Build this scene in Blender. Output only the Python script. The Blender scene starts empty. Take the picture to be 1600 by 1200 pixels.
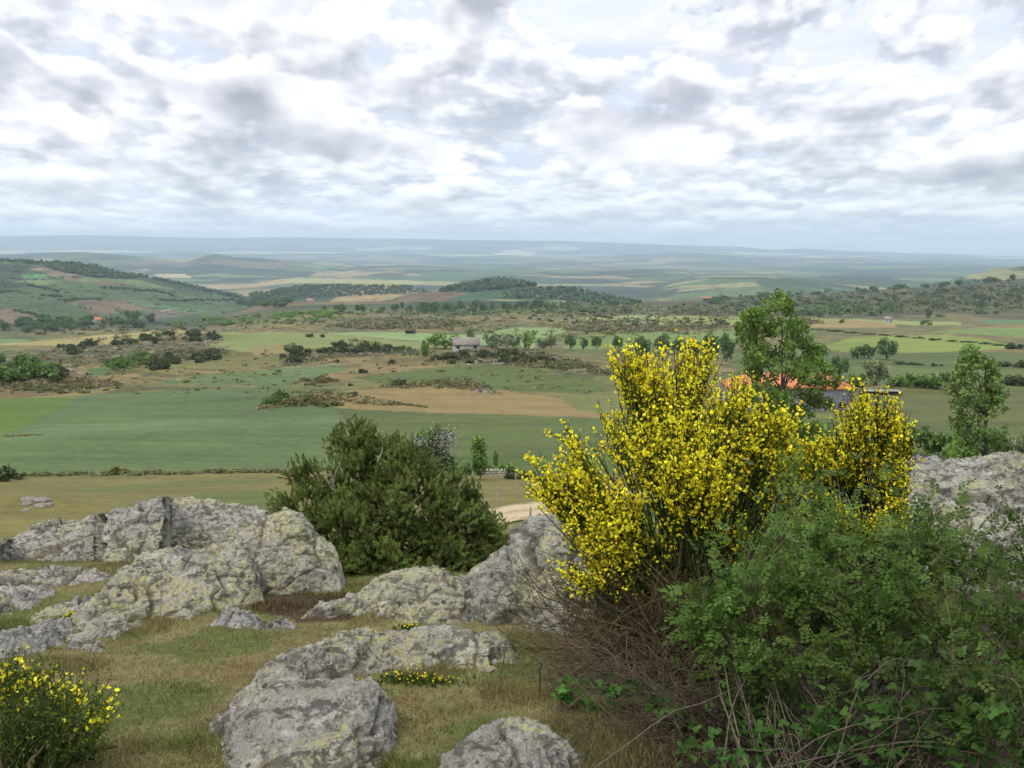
import bpy, math, random
import numpy as np
from mathutils import Vector
rng = np.random.default_rng(7); random.seed(7)
SC = bpy.context.scene
COL = SC.collection
# ------------------------------------------------------------------ camera
TH = math.radians(7.8); F = 1570.0
CT, ST = math.cos(TH), math.sin(TH)
cam = bpy.data.cameras.new('camera'); co = bpy.data.objects.new('camera', cam); COL.objects.link(co)
co.location = (0, 0, 0); co.rotation_euler = (math.pi/2 - TH, 0, 0)
cam.sensor_width = 36; cam.lens = 36*F/1600; cam.clip_start = 0.05; cam.clip_end = 90000
SC.camera = co
SC.view_settings.view_transform = 'Standard'; SC.view_settings.look = 'None'
SC.view_settings.exposure = 0.0; SC.view_settings.gamma = 1.0
SUN_EL, SUN_AZ = math.radians(52), math.radians(-125)   # azimuth measured from +Y towards +X
sd = bpy.data.lights.new('sun', 'SUN'); sd.energy = 2.1; sd.angle = math.radians(5); sd.color = (1, .95, .86)
so = bpy.data.objects.new('sun', sd); COL.objects.link(so)
sv = Vector((math.sin(SUN_AZ)*math.cos(SUN_EL), math.cos(SUN_AZ)*math.cos(SUN_EL), math.sin(SUN_EL)))
so.rotation_euler = sv.to_track_quat('Z', 'Y').to_euler(); so.location = (0, -20, 60)

def T(row): return np.tan(TH + np.arctan((np.asarray(row, float)-600)/F))
def P(px, row, Y):
    px, row, Y = np.broadcast_arrays(np.asarray(px, float), np.asarray(row, float), np.asarray(Y, float))
    z = -Y*T(row); dc = Y*CT - z*ST
    return np.stack([(px-800)/F*dc, Y, z], -1)
def proj(p):
    dc = p[..., 1]*CT - p[..., 2]*ST
    dc = np.where(dc > 1e-3, dc, 1e-3)
    up = p[..., 1]*ST + p[..., 2]*CT
    return 800 + F*p[..., 0]/dc, 600 - F*up/dc
# ------------------------------------------------------------------ world
def build_world():
    w = bpy.data.worlds.new('World'); SC.world = w; w.use_nodes = True
    nt = w.node_tree; N = nt.nodes; L = nt.links; N.clear()
    out = N.new('ShaderNodeOutputWorld'); bg = N.new('ShaderNodeBackground'); L.new(bg.outputs[0], out.inputs[0])
    sky = N.new('ShaderNodeTexSky'); sky.sky_type = 'NISHITA'; sky.sun_disc = False
    sky.sun_elevation = SUN_EL; sky.sun_rotation = SUN_AZ; sky.altitude = 900; sky.dust_density = 1.5
    tc = N.new('ShaderNodeTexCoord'); sp = N.new('ShaderNodeSeparateXYZ'); L.new(tc.outputs['Generated'], sp.inputs[0])
    def M(op, a, b=None, c=None, clamp=False):
        n = N.new('ShaderNodeMath'); n.operation = op; n.use_clamp = clamp
        for i, v in enumerate((a, b, c)):
            if v is None: continue
            if isinstance(v, (int, float)): n.inputs[i].default_value = v
            else: L.new(v, n.inputs[i])
        return n.outputs[0]
    def sstep(v, a, b, lo=0., hi=1.):
        n = N.new('ShaderNodeMapRange'); n.interpolation_type = 'SMOOTHSTEP'; L.new(v, n.inputs[0])
        for i, x in enumerate((a, b, lo, hi)):
            if isinstance(x, (int, float)): n.inputs[i+1].default_value = x
            else: L.new(x, n.inputs[i+1])
        return n.outputs[0]
    def mix(f, a, b):
        n = N.new('ShaderNodeMix'); n.data_type = 'RGBA'
        if isinstance(f, (int, float)): n.inputs[0].default_value = f
        else: L.new(f, n.inputs[0])
        for i, v in ((6, a), (7, b)):
            if isinstance(v, tuple): n.inputs[i].default_value = (*v, 1)
            else: L.new(v, n.inputs[i])
        return n.outputs[2]
    x, y, z = sp.outputs
    zc = M('MAXIMUM', z, 0.0)
    inv = M('DIVIDE', 1.0, M('ADD', zc, 0.02))
    u = M('MULTIPLY', x, inv); v = M('MULTIPLY', y, inv)
    def vec(a, b, c):
        n = N.new('ShaderNodeCombineXYZ')
        for i, q in enumerate((a, b, c)):
            if isinstance(q, (int, float)): n.inputs[i].default_value = q
            else: L.new(q, n.inputs[i])
        return n.outputs[0]
    def noise(vv, scale, det, rough=.5, dist=0.):
        n = N.new('ShaderNodeTexNoise'); n.inputs['Scale'].default_value = scale; n.inputs['Detail'].default_value = det
        n.inputs['Roughness'].default_value = rough; n.inputs['Distortion'].default_value = dist
        L.new(vv, n.inputs['Vector']); return n.outputs[0]
    # large cloud masses at fixed places of the sky: (px,row,width px,height px,weight)
    az = M('ARCTAN2', x, y); el = M('ARCSINE', z)
    def blob(px, row, wx, wy, wt):
        a0 = math.atan((px-800)/F); e0 = TH*-1 + math.atan((600-row)/F)
        a = M('DIVIDE', M('SUBTRACT', az, a0), wx/F); e = M('DIVIDE', M('SUBTRACT', el, e0), wy/F)
        r2 = M('ADD', M('MULTIPLY', a, a), M('MULTIPLY', e, e))
        return M('MULTIPLY', M('EXPONENT', M('MULTIPLY', r2, -1.0)), wt)
    def total(bl):
        t = None
        for b in bl:
            o = blob(*b); t = o if t is None else M('ADD', t, o)
        return t
    bias = total(BLOBS)
    # high thin layer with small blue gaps
    hi = noise(vec(M('MULTIPLY', u, .55), M('MULTIPLY', v, .8), 7.3), .5, 7, .55)
    blue = mix(1.0, (.0, .0, .0), sky.outputs[0])
    bs = N.new('ShaderNodeVectorMath'); bs.operation = 'SCALE'; L.new(sky.outputs[0], bs.inputs[0]); bs.inputs['Scale'].default_value = .11
    gap = sstep(M('ADD', noise(vec(M('MULTIPLY', az, 30.), M('MULTIPLY', el, 60.), 4.4), 1.0, 5), M('MULTIPLY', blob(1068, 18, 42, 16, 1.0), -.20)), .14, .34)
    hicol = mix(sstep(hi, .42, .66), (.74, .81, .95), (1.0, 1.02, 1.04))
    col = mix(gap, bs.outputs[0], hicol)
    # cumulus decks: density noise; a puff is bright where the density thins upwards and grey on its flat base
    elp = M('MAXIMUM', el, 0.0)
    cu = M('DIVIDE', M('SUBTRACT', az, .05), M('ADD', M('MULTIPLY', elp, .30), .225)); cv = M('MULTIPLY', M('LOGARITHM', M('ADD', elp, .035), math.e), 1.5)
    def deck(col, sc, zz, thr, bw, dark, light, d1, d2, soft, asp=1., puff=.0):
        def at(off, det):
            q = vec(cu, M('MULTIPLY', M('ADD', cv, off), asp), zz); r = noise(q, sc, det, .54)
            if puff and det > 3:
                vo = N.new('ShaderNodeTexVoronoi'); vo.inputs['Scale'].default_value = sc*2.2
                vo.inputs['Detail'].default_value = 2; vo.inputs['Roughness'].default_value = .6; L.new(q, vo.inputs['Vector'])
                r = M('ADD', r, M('MULTIPLY', M('SUBTRACT', .40, vo.outputs['Distance']), puff))
            return r
        n0 = at(0, 7); nb = M('ADD', n0, M('MULTIPLY', bias, bw)); s0 = at(0, 3)
        body = M('SUBTRACT', s0, at(d1, 3)); fl = M('SUBTRACT', n0, at(d2, 7))
        lit = M('ADD', M('MULTIPLY', body, 3.4), M('MULTIPLY', fl, 2.0))
        thick = sstep(nb, thr+.02, thr+.42)
        lit = sstep(M('SUBTRACT', M('ADD', lit, .20), M('MULTIPLY', thick, .62)), -.34, .66)
        dark = mix(sstep(n0, .40, .66), tuple(d_*1.08 for d_ in dark), tuple(d_*.84 for d_ in dark))
        return mix(sstep(nb, thr, thr+soft), col, mix(lit, dark, light))
    col = deck(col, 4.2, 3.7, .40, .2, (.64, .68, .79), (1.10, 1.11, 1.13), .09, .02, .10, .75)
    col = deck(col, 2.5, 8.1, .45, .6, (.56, .585, .68), (1.22, 1.23, 1.23), .12, .03, .09, .62)
    col = deck(col, 1.3, 5.3, .475, 1.0, (.45, .468, .555), (1.32, 1.32, 1.31), .18, .035, .08, .62, .11)
    # pale veil towards the horizon
    veil = sstep(el, .0, .07, .40, 0.)
    col = mix(veil, col, (1.12, 1.13, 1.15))
    gn = N.new('ShaderNodeVectorMath'); gn.operation = 'SCALE'; L.new(col, gn.inputs[0]); L.new(sstep(el, .16, .80, 1.05, 2.1), gn.inputs['Scale']); col = gn.outputs[0]
    below = sstep(z, -.02, .0)
    col = mix(below, (.45, .50, .55), col)
    L.new(col, bg.inputs[0]); bg.inputs[1].default_value = 1.0
BLOBS = [(330, 20, 260, 45, .18), (1020, 200, 280, 45, .16), (250, 150, 300, 35, .13), (560, 245, 200, 22, .07), (150, 200, 200, 18, .06), (600, 225, 200, 26, .08),
         (150, 85, 200, 28, -.20), (1300, 165, 120, 40, -.12), (1000, 60, 420, 60, -.18), (1450, 60, 250, 50, -.05), (450, 150, 80, 25, .06)]
build_world()
# ------------------------------------------------------------------ noise (numpy)
_T3 = np.random.default_rng(99).random((64, 64, 64)).astype(np.float32)
def _h(ix, iy, iz, s):
    return _T3[(ix+s*7) & 63, (iy+s*13+(iz >> 6)*5) & 63, (iz+s*29) & 63]
_T2 = np.random.default_rng(98).random((512, 512)).astype(np.float32)
def vnoise(p, s=0):
    p = np.asarray(p, np.float64); i = np.floor(p).astype(np.int32); f = (p - i).astype(np.float32); f = f*f*f*(f*(f*6-15)+10)
    x0, x1 = (i[..., 0]+s*7) & 63, (i[..., 0]+1+s*7) & 63
    y0, y1 = (i[..., 1]+s*13) & 63, (i[..., 1]+1+s*13) & 63
    z0, z1 = (i[..., 2]+s*29) & 63, (i[..., 2]+1+s*29) & 63
    fx, fy, fz = f[..., 0], f[..., 1], f[..., 2]
    def L(a, b, t): return a+(b-a)*t
    r = L(L(L(_T3[x0, y0, z0], _T3[x1, y0, z0], fx), L(_T3[x0, y1, z0], _T3[x1, y1, z0], fx), fy),
          L(L(_T3[x0, y0, z1], _T3[x1, y0, z1], fx), L(_T3[x0, y1, z1], _T3[x1, y1, z1], fx), fy), fz)
    return r*2-1
def vn2(x, y, s):
    ix = np.floor(x).astype(np.int32); iy = np.floor(y).astype(np.int32)
    fx = (x-ix).astype(np.float32); fy = (y-iy).astype(np.float32); fx = fx*fx*fx*(fx*(fx*6-15)+10); fy = fy*fy*fy*(fy*(fy*6-15)+10)
    x0 = (ix+s*37) & 511; x1 = (ix+1+s*37) & 511; y0 = (iy+s*91) & 511; y1 = (iy+1+s*91) & 511
    a = _T2[x0, y0]; b = _T2[x1, y0]; c = _T2[x0, y1]; d = _T2[x1, y1]
    return ((a+(b-a)*fx)*(1-fy)+(c+(d-c)*fx)*fy)*2-1
def fb2(x, y, k, oct=5, s=0, rough=.5):
    x = np.asarray(x, float)*k; y = np.asarray(y, float)*k; r = 0; a = 1; t = 0
    for o in range(oct):
        q = 2.03**o; r = r + a*vn2(x*q+o*17.3, y*q+o*9.1, s+o); t += a; a *= rough
    return r/t
def fbm(p, oct=5, s=0, rough=.5, lac=2.03):
    r = 0; a = 1; t = 0
    for o in range(oct):
        r = r + a*vnoise(p*lac**o + o*17.3, s+o); t += a; a *= rough
    return r/t
def xy3(x, y, k, z=0.): return np.stack([x*k, y*k, np.zeros_like(x)+z], -1)
def worley(p, s=0, dim=3):
    i = np.floor(p).astype(np.int64); f1 = np.full(p.shape[:-1], 9.); f2 = f1.copy(); idv = np.zeros(p.shape[:-1])
    rz = (-1, 0, 1) if dim == 3 else (0,)
    for a in (-1, 0, 1):
        for b in (-1, 0, 1):
            for c in rz:
                cx, cy, cz = i[..., 0]+a, i[..., 1]+b, i[..., 2]+c
                q = np.stack([cx+_h(cx, cy, cz, s), cy+_h(cx, cy, cz, s+1), cz+_h(cx, cy, cz, s+2)], -1)
                if dim == 2: d = np.hypot(q[..., 0]-p[..., 0], q[..., 1]-p[..., 1])
                else: d = np.sqrt(((q-p)**2).sum(-1))
                m = d < f1
                f2 = np.where(m, f1, np.minimum(f2, d)); idv = np.where(m, _h(cx, cy, cz, s+5), idv); f1 = np.where(m, d, f1)
    return f1, f2, idv
def sm(x, a, b): t = np.clip((x-a)/(b-a), 0, 1); return t*t*(3-2*t)
def ip(pts, x):
    pts = np.array(pts, float); return np.interp(x, pts[:, 0], pts[:, 1])
def smip(pts, x, w):
    return sum(ip(pts, x+d*w) for d in (-1, -.5, 0, .5, 1))/5
def rgb(r, g, b, k=1.0):
    c = np.array([r, g, b])/255.; c = np.where(c <= .04045, c/12.92, ((c+.055)/1.055)**2.4)
    return c*k
# ------------------------------------------------------------------ terrain height
def zr(Y, row): return (Y, -Y*float(T(row)))
ZT = [(.01, -1.65), (1, -1.65), (2.5, -1.8), (3.5, -1.92), (5, -2.17), (7, -2.45), (8.6, -2.68), (10, -3.6), (14, -6), (25, -9.8), (38, -12.6),
      zr(50, 830), zr(60, 800), zr(80, 768), zr(105, 742), zr(130, 700), zr(180, 645), zr(260, 603), zr(360, 572), zr(520, 546), zr(740, 521), zr(1000, 501),
      zr(1350, 482), zr(1700, 468), (2200, -140), (3000, -175), (6000, -195), (10000, -215), (20000, -260), (40000, -330)]
ZL = [p for p in ZT if p[0] < 700] + [zr(820, 520), (1000, -96), (1400, -105), (2200, -140), (3000, -175), (6000, -195), (10000, -215), (20000, -260), (40000, -330)]
LZ = [(math.log(a), b) for a, b in ZT]; LL = [(math.log(a), b) for a, b in ZL]
# ridges: skyline polyline in the picture, distance of its foot, crest, back
RIDGES = [
 dict(n='left', top=[(-900, 400), (-200, 396), (0, 404), (60, 409), (110, 411), (150, 414), (200, 427), (250, 434), (300, 445), (340, 452), (380, 463), (440, 480), (520, 500)], Y=(1020, 2600, 3600)),
 dict(n='knoll', top=[(560, 500), (620, 465), (690, 453), (725, 446), (755, 441), (780, 438), (800, 440), (830, 445), (900, 451), (940, 462), (1010, 474), (1060, 500)], Y=(1700, 2200, 2500)),
 dict(n='right', top=[(900, 500), (960, 474), (1050, 470), (1110, 468), (1160, 461), (1250, 457), (1400, 449), (1500, 442), (1600, 433), (1900, 420), (2500, 410)], Y=(1180, 1900, 2500)),
 dict(n='wood', top=[(330, 480), (400, 462), (440, 450), (480, 445), (520, 444), (600, 443), (640, 447), (670, 456), (700, 470)], Y=(2300, 2900, 3400)),
 dict(n='farright', top=[(1400, 470), (1440, 444), (1500, 428), (1545, 418), (1600, 416), (1800, 412), (2400, 410)], Y=(2800, 3600, 4600)),
 dict(n='midright', top=[(900, 480), (960, 470), (1000, 456), (1050, 441), (1100, 433), (1180, 428), (1240, 430), (1300, 438), (1400, 447), (1500, 460)], Y=(3000, 4400, 5600)),
 dict(n='plateau', top=[(360, 450), (420, 430), (520, 424), (590, 418), (700, 418), (900, 419), (1060, 420), (1090, 428), (1300, 425), (1600, 428)], Y=(5200, 8200, 10500)),
 dict(n='blueleft', top=[(-900, 400), (0, 399), (50, 397), (130, 395), (200, 399), (270, 402), (290, 405), (330, 396), (345, 395), (375, 401), (440, 407), (520, 414), (600, 425)], Y=(5200, 9000, 11000)),
 dict(n='foothills', top=[(-900, 392), (0, 390), (300, 392), (600, 396), (900, 398), (1000, 397), (1090, 391), (1180, 399), (1400, 402), (1700, 408), (2500, 410)], Y=(11000, 19000, 21000)),
 dict(n='mountains', top=[(-2000, 372), (0, 369), (160, 368), (350, 371), (500, 372), (700, 374), (850, 375), (930, 377), (1000, 380), (1080, 384), (1150, 385), (1200, 389), (1250, 387), (1300, 390), (1400, 394), (1500, 397), (1600, 402), (2500, 408)], Y=(20000, 28500, 31000)),
]
# low rocky swells in the plain: px,row,half-width m,half-depth m,height m
SWELLS = [(250, 535, 75, 30, 7), (130, 585, 45, 18, 3), (330, 556, 26, 14, 4), (470, 632, 17, 8, 2.2), (690, 606, 18, 6, 2.2), (640, 603, 10, 6, 1.8), (770, 566, 40, 18, 4), (540, 560, 30, 14, 3.2), (870, 575, 26, 14, 3),
          (620, 512, 90, 40, 5), (1000, 515, 120, 50, 5), (1430, 612, 12, 8, 2.0), (480, 562, 18, 10, 2.5), (60, 600, 30, 12, 2.5), (1180, 500, 90, 40, 4), (30, 795, 5, 3, .8), (920, 530, 60, 20, 3)]
def basez(x, y):
    r = np.hypot(x, y); az = np.arctan2(x, y)
    Y = r*np.cos(np.clip(np.abs(az), 0, .75)); Y = np.maximum(Y, .02)
    lY = np.log(Y)
    a = smip(LZ, lY, .06); b = smip(LL, lY, .06)
    w = sm(-az, .20, .34)
    return a*(1-w)+b*w, Y, az
def hf(x, y):
    x = np.asarray(x, float); y = np.asarray(y, float)
    z, Y, az = basez(x, y)
    # natural undulation of the plain
    amp = np.clip((Y-30)/200, 0, 1)*2.2*(1-.5*sm(Y, 900, 2500))
    z = z + amp*fb2(x, y, 1/95., 4, 3) + .04*sm(Y, 1.5, 4)*(1-sm(Y, 8, 15))*fb2(x, y, 1/.8, 3, 5)
    z = z - .55*np.exp(-((x+1.15)/1.0)**2-((y-9.1)/.9)**2)
    swn = 1+.5*fb2(x, y, .06, 3, 9)
    for px, row, wx, wy, h in SWELL_W:
        if np.abs(x-px).min() > 3*wx: continue
        z = z + h*np.exp(-((x-px)/wx)**2-((y-row)/wy)**2)*swn
    px = 800 + F*np.tan(np.clip(az, -1.3, 1.3))*CT
    shp = z.shape; z = z.ravel().copy(); xf, yf_, pxf, Yf = x.ravel(), y.ravel(), np.broadcast_to(px, shp).ravel(), Y.ravel()
    for q in RIDGES:
        yf, yc, yb = q['Y']
        k = np.nonzero((Yf > yf) & (Yf < yb*1.1))[0]
        if not len(k): continue
        xx, yy, pp, YY, z0 = xf[k], yf_[k], pxf[k], Yf[k], z[k]
        yw = yc*(1 + .06*fb2(pp/140., pp*0+yc/500., 1., 3, 21))
        t = np.clip(np.where(YY < yw, (YY-yf)/(yw-yf), (yb-YY)/np.maximum(yb-yw, 1)), 0, 1)
        w = .5*t + .5*t*t*(3-2*t)
        n = fb2(xx, yy, 7./yc, 5, 31)
        top = -yc*T(ip(q['top'], pp)) + yc*.0035*n*(.4 if yc > 15000 else 1)
        z[k] = np.maximum(z0, np.where(top > z0, z0 + (top-z0)*w + yc*.006*n*w*(1-w)*2, z0))
    z = z.reshape(shp)
    return z
SWELL_W = []
def hit(px, row, y0=1.0, y1=31000, n=260):
    """first ground point along the ray through a pixel"""
    px = np.atleast_1d(np.asarray(px, float)); row = np.atleast_1d(np.asarray(row, float))
    Y = np.exp(np.linspace(math.log(y0), math.log(y1), n))
    p = P(px[:, None], row[:, None], Y[None, :])
    g = hf(p[..., 0], p[..., 1]); below = p[..., 2] < g
    k = np.argmax(below, 1); k = np.where(below.any(1), k, n-1); k0 = np.maximum(k-1, 0)
    d0 = (p[..., 2]-g)[np.arange(len(k)), k0]; d1 = (p[..., 2]-g)[np.arange(len(k)), k]
    t = np.clip(d0/np.where(np.abs(d0-d1) < 1e-9, 1, d0-d1), 0, 1)
    q = p[np.arange(len(k)), k0]*(1-t)[:, None] + p[np.arange(len(k)), k]*t[:, None]
    q[:, 2] = hf(q[:, 0], q[:, 1])
    return q
_sw = []
for s in SWELLS:
    q = hit(s[0], s[1])[0]; _sw.append((q[0], q[1], *s[2:]))
SWELL_W[:] = _sw
# ------------------------------------------------------------------ mesh + material helpers
def link_mesh(name, verts, faces, mat, parent=None, col=None, smooth=False, attrs=None):
    me = bpy.data.meshes.new(name); verts = np.asarray(verts, np.float32).reshape(-1, 3)
    me.vertices.add(len(verts)); me.vertices.foreach_set('co', verts.ravel())
    if isinstance(faces, np.ndarray): groups = [faces]
    else: groups = [np.asarray(f) for f in faces if len(f)]
    nl = sum(g.size for g in groups); nf = sum(len(g) for g in groups)
    me.loops.add(nl); me.polygons.add(nf)
    me.loops.foreach_set('vertex_index', np.concatenate([g.ravel() for g in groups]).astype(np.int32))
    tot = np.concatenate([np.full(len(g), g.shape[1]) for g in groups]).astype(np.int32)
    st = np.concatenate([[0], np.cumsum(tot)[:-1]]).astype(np.int32)
    me.polygons.foreach_set('loop_start', st)
    if smooth: me.polygons.foreach_set('use_smooth', np.ones(nf, bool))
    me.update(calc_edges=True)
    me.validate()
    if col is not None:
        a = me.color_attributes.new('Col', 'FLOAT_COLOR', 'POINT')
        c = np.ones((len(verts), 4), np.float32); c[:, :3] = col; a.data.foreach_set('color', c.ravel())
    for k, v in (attrs or {}).items():
        a = me.attributes.new(k, 'FLOAT', 'POINT'); a.data.foreach_set('value', np.asarray(v, np.float32).ravel())
    if mat: me.materials.append(mat)
    o = bpy.data.objects.new(name, me); COL.objects.link(o)
    if parent: o.parent = parent
    return o
def tag(o, label=None, cat=None, group=None, kind=None):
    for k, v in (('label', label), ('category', cat), ('group', group), ('kind', kind)):
        if v: o[k] = v
    return o
def thing(name, label, cat, loc=(0, 0, 0), group=None, rz=0.):
    o = bpy.data.objects.new(name, None); COL.objects.link(o); o.location = loc; o.rotation_euler = (0, 0, rz)
    o.empty_display_size = .1
    return tag(o, label, cat, group)
class NT:
    def __init__(s, name):
        s.m = bpy.data.materials.new(name); s.m.use_nodes = True; s.t = s.m.node_tree; s.N = s.t.nodes; s.L = s.t.links
        s.b = s.N['Principled BSDF']; s.b.inputs['Specular IOR Level'].default_value = .25
    def set(s, sock, v):
        if isinstance(v, (int, float)): sock.default_value = v
        elif isinstance(v, tuple): sock.default_value = (*v, 1) if len(v) == 3 and sock.type == 'RGBA' else v
        else: s.L.new(v, sock)
    def co(s, kind='Object'): return s.N.new('ShaderNodeTexCoord').outputs[kind]
    def pos(s): return s.N.new('ShaderNodeNewGeometry').outputs['Position']
    def attr(s, n='Col', fac=False):
        a = s.N.new('ShaderNodeAttribute'); a.attribute_name = n; return a.outputs['Fac' if fac else 'Color']
    def map(s, v, sc):
        n = s.N.new('ShaderNodeMapping'); s.L.new(v, n.inputs[0]); n.inputs['Scale'].default_value = sc; return n.outputs[0]
    def noise(s, v, scale, det=6, rough=.55, dist=0.):
        n = s.N.new('ShaderNodeTexNoise'); s.L.new(v, n.inputs['Vector']); n.inputs['Scale'].default_value = scale
        n.inputs['Detail'].default_value = det; n.inputs['Roughness'].default_value = rough; n.inputs['Distortion'].default_value = dist
        return n.outputs[0]
    def voro(s, v, scale, feat='F1', out='Distance'):
        n = s.N.new('ShaderNodeTexVoronoi'); n.feature = feat; s.L.new(v, n.inputs['Vector']); n.inputs['Scale'].default_value = scale
        return n.outputs[out]
    def ss(s, v, a, b, lo=0., hi=1.):
        n = s.N.new('ShaderNodeMapRange'); n.interpolation_type = 'SMOOTHSTEP'; s.L.new(v, n.inputs[0])
        for i, q in enumerate((a, b, lo, hi)): n.inputs[i+1].default_value = q
        return n.outputs[0]
    def mix(s, f, a, b, mode='MIX'):
        n = s.N.new('ShaderNodeMix'); n.data_type = 'RGBA'; n.blend_type = mode
        s.set(n.inputs[0], f); s.set(n.inputs[6], a); s.set(n.inputs[7], b); return n.outputs[2]
    def math(s, op, a, b=0., clamp=False):
        n = s.N.new('ShaderNodeMath'); n.operation = op; n.use_clamp = clamp; s.set(n.inputs[0], a); s.set(n.inputs[1], b); return n.outputs[0]
    def add(s, v, w):
        n = s.N.new('ShaderNodeVectorMath'); n.operation = 'ADD'; s.L.new(v, n.inputs[0]); s.L.new(w, n.inputs[1]); return n.outputs[0]
    def scale(s, v, k):
        n = s.N.new('ShaderNodeVectorMath'); n.operation = 'SCALE'; s.L.new(v, n.inputs[0]); s.set(n.inputs['Scale'], k); return n.outputs[0]
    def bump(s, h, st, dist):
        n = s.N.new('ShaderNodeBump'); n.inputs['Strength'].default_value = st; n.inputs['Distance'].default_value = dist
        s.L.new(h, n.inputs['Height']); s.L.new(n.outputs[0], s.b.inputs['Normal'])
    def out(s, col, rough=.9):
        s.set(s.b.inputs['Base Color'], col); s.b.inputs['Roughness'].default_value = rough; return s.m
def mat_leaf(name, rough=.55, trans=.25, var=.25, spec=.12, scale=30):
    n = NT(name); c = n.attr()
    v = n.ss(n.noise(n.pos(), scale, 2), .3, .7, 1-var, 1+var)
    c2 = n.scale(c, v)
    n.out(c2, rough); n.b.inputs['Specular IOR Level'].default_value = spec
    if trans:
        tr = n.N.new('ShaderNodeBsdfTranslucent'); n.L.new(c2, tr.inputs[0]); mx = n.N.new('ShaderNodeMixShader'); mx.inputs[0].default_value = trans
        o = n.N['Material Output']; n.L.new(n.b.outputs[0], mx.inputs[1]); n.L.new(tr.outputs[0], mx.inputs[2]); n.L.new(mx.outputs[0], o.inputs[0])
    return n.m
def mat_plain(name, c, var=.25, scale=8., rough=.85, bump=0., bd=.01):
    n = NT(name); q = n.noise(n.co(), scale, 7, .6)
    a = tuple(max(0, k*(1-var)) for k in c); b = tuple(k*(1+var) for k in c)
    m = n.out(n.mix(n.ss(q, .3, .7), a, b), rough)
    if bump: n.bump(q, bump, bd)
    return m
def mat_rock(name, yellow=.5, pale=.5, base=(.22, .208, .165), seed=0.):
    n = NT(name); p = n.pos()
    off = n.N.new('ShaderNodeVectorMath'); off.operation = 'ADD'; n.L.new(p, off.inputs[0]); off.inputs[1].default_value = (seed*3.1, seed*1.7, seed)
    p = off.outputs[0]
    wv = n.N.new('ShaderNodeTexNoise'); n.L.new(p, wv.inputs['Vector']); wv.inputs['Scale'].default_value = 14; wv.inputs['Detail'].default_value = 5
    pw = n.add(p, n.scale(wv.outputs['Color'], .09))
    big = n.noise(p, 2.2, 5); med = n.noise(p, 9, 8, .62); fine = n.noise(p, 60, 8, .7); vf = n.noise(p, 240, 4, .7)
    c = n.mix(n.ss(big, .35, .65), tuple(b*.78 for b in base), tuple(b*1.15 for b in base))
    c = n.mix(n.ss(med, .40, .62), c, tuple(b*1.35 for b in base))
    c = n.mix(n.ss(fine, .50, .60, 0, .9), c, (.33, .32, .275)); c = n.mix(n.ss(n.noise(p, 110, 5, .7), .60, .66, 0, .9), c, (.50, .48, .43))
    # yellow-green crustose lichen: soft large zones broken up by fine speckle
    ym = n.math('MULTIPLY', n.ss(n.noise(p, 1.7, 6, .6), .53-.16*yellow, .66-.1*yellow), n.ss(n.noise(pw, 26, 8, .68), .43, .56))
    c = n.mix(n.math('MULTIPLY', ym, .85), c, (.40, .39, .165))
    # round pale rosettes
    vd = n.voro(pw, 8.5); sel = n.ss(n.noise(p, 3.3, 3), .58-.14*pale, .62-.1*pale)
    pm = n.math('MULTIPLY', n.ss(vd, .40, .30), sel)
    vd2 = n.voro(pw, 24); pm2 = n.math('MULTIPLY', n.ss(vd2, .32, .22), n.ss(n.noise(p, 7, 4), .52, .58))
    c = n.mix(n.math('MULTIPLY', n.math('MAXIMUM', pm, pm2), n.ss(fine, .35, .6, .45, .9)), c, (.47, .46, .40))
    # dark lichen and grime in streaks
    dk = n.math('MULTIPLY', n.ss(n.voro(pw, 11, 'F1'), .27, .20), n.ss(n.noise(p, 3.1, 4), .50, .56))
    dk2 = n.math('MULTIPLY', n.ss(n.noise(n.map(p, (1, 1, 2.6)), 9, 9, .70, .6), .50, .58), .85)
    sp1 = n.math('MULTIPLY', n.ss(n.noise(pw, 38, 7, .75), .55, .62), .85)
    c = n.mix(n.math('MAXIMUM', n.math('MAXIMUM', dk, dk2), sp1), c, (.085, .08, .068))
    c = n.mix(n.ss(n.noise(pw, 55, 6, .7), .60, .66, 0, .5), c, (.40, .37, .12))
    c = n.mix(n.attr('dirt', True), c, (.09, .075, .05))
    c = n.scale(c, n.ss(vf, .3, .7, .78, 1.22))
    h = n.math('ADD', n.math('ADD', n.math('MULTIPLY', med, 1.0), n.math('MULTIPLY', fine, .35)), n.math('MULTIPLY', vf, .08))
    n.bump(h, 1.0, .05)
    n.b.inputs['Specular IOR Level'].default_value = .15
    return n.out(c, .95)
# instanced template -> one mesh
def frames(d, roll=None):
    d = d/np.maximum(np.linalg.norm(d, axis=-1, keepdims=True), 1e-9); n = len(d)
    a = rng.normal(size=(n, 3)) if roll is None else roll
    u = np.cross(a, d); u /= np.maximum(np.linalg.norm(u, axis=-1, keepdims=True), 1e-9); v = np.cross(d, u)
    return np.stack([u, v, d], -1)      # columns: local x,y,z ; local z = d
def inst(tv, tf, R, pos, size, col, colv=None):
    n = len(pos); tv = np.asarray(tv, float); k = len(tv)
    sz = np.asarray(size, float); sz = sz[:, None, None] if sz.ndim == 1 else sz[:, None, :]
    v = np.einsum('nij,nkj->nki', R, tv[None]*sz) + pos[:, None, :]
    fs = [np.asarray(f) for f in tf]; res = []
    for f in fs: res.append((f[None] + (np.arange(n)*k)[:, None, None]).reshape(-1, f.shape[1]))
    c = np.repeat(np.asarray(col)[:, None, :], k, 1)
    if colv is not None: c = c*np.asarray(colv)[None, :, None]
    return v.reshape(-1, 3), res, c.reshape(-1, 3)
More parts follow.
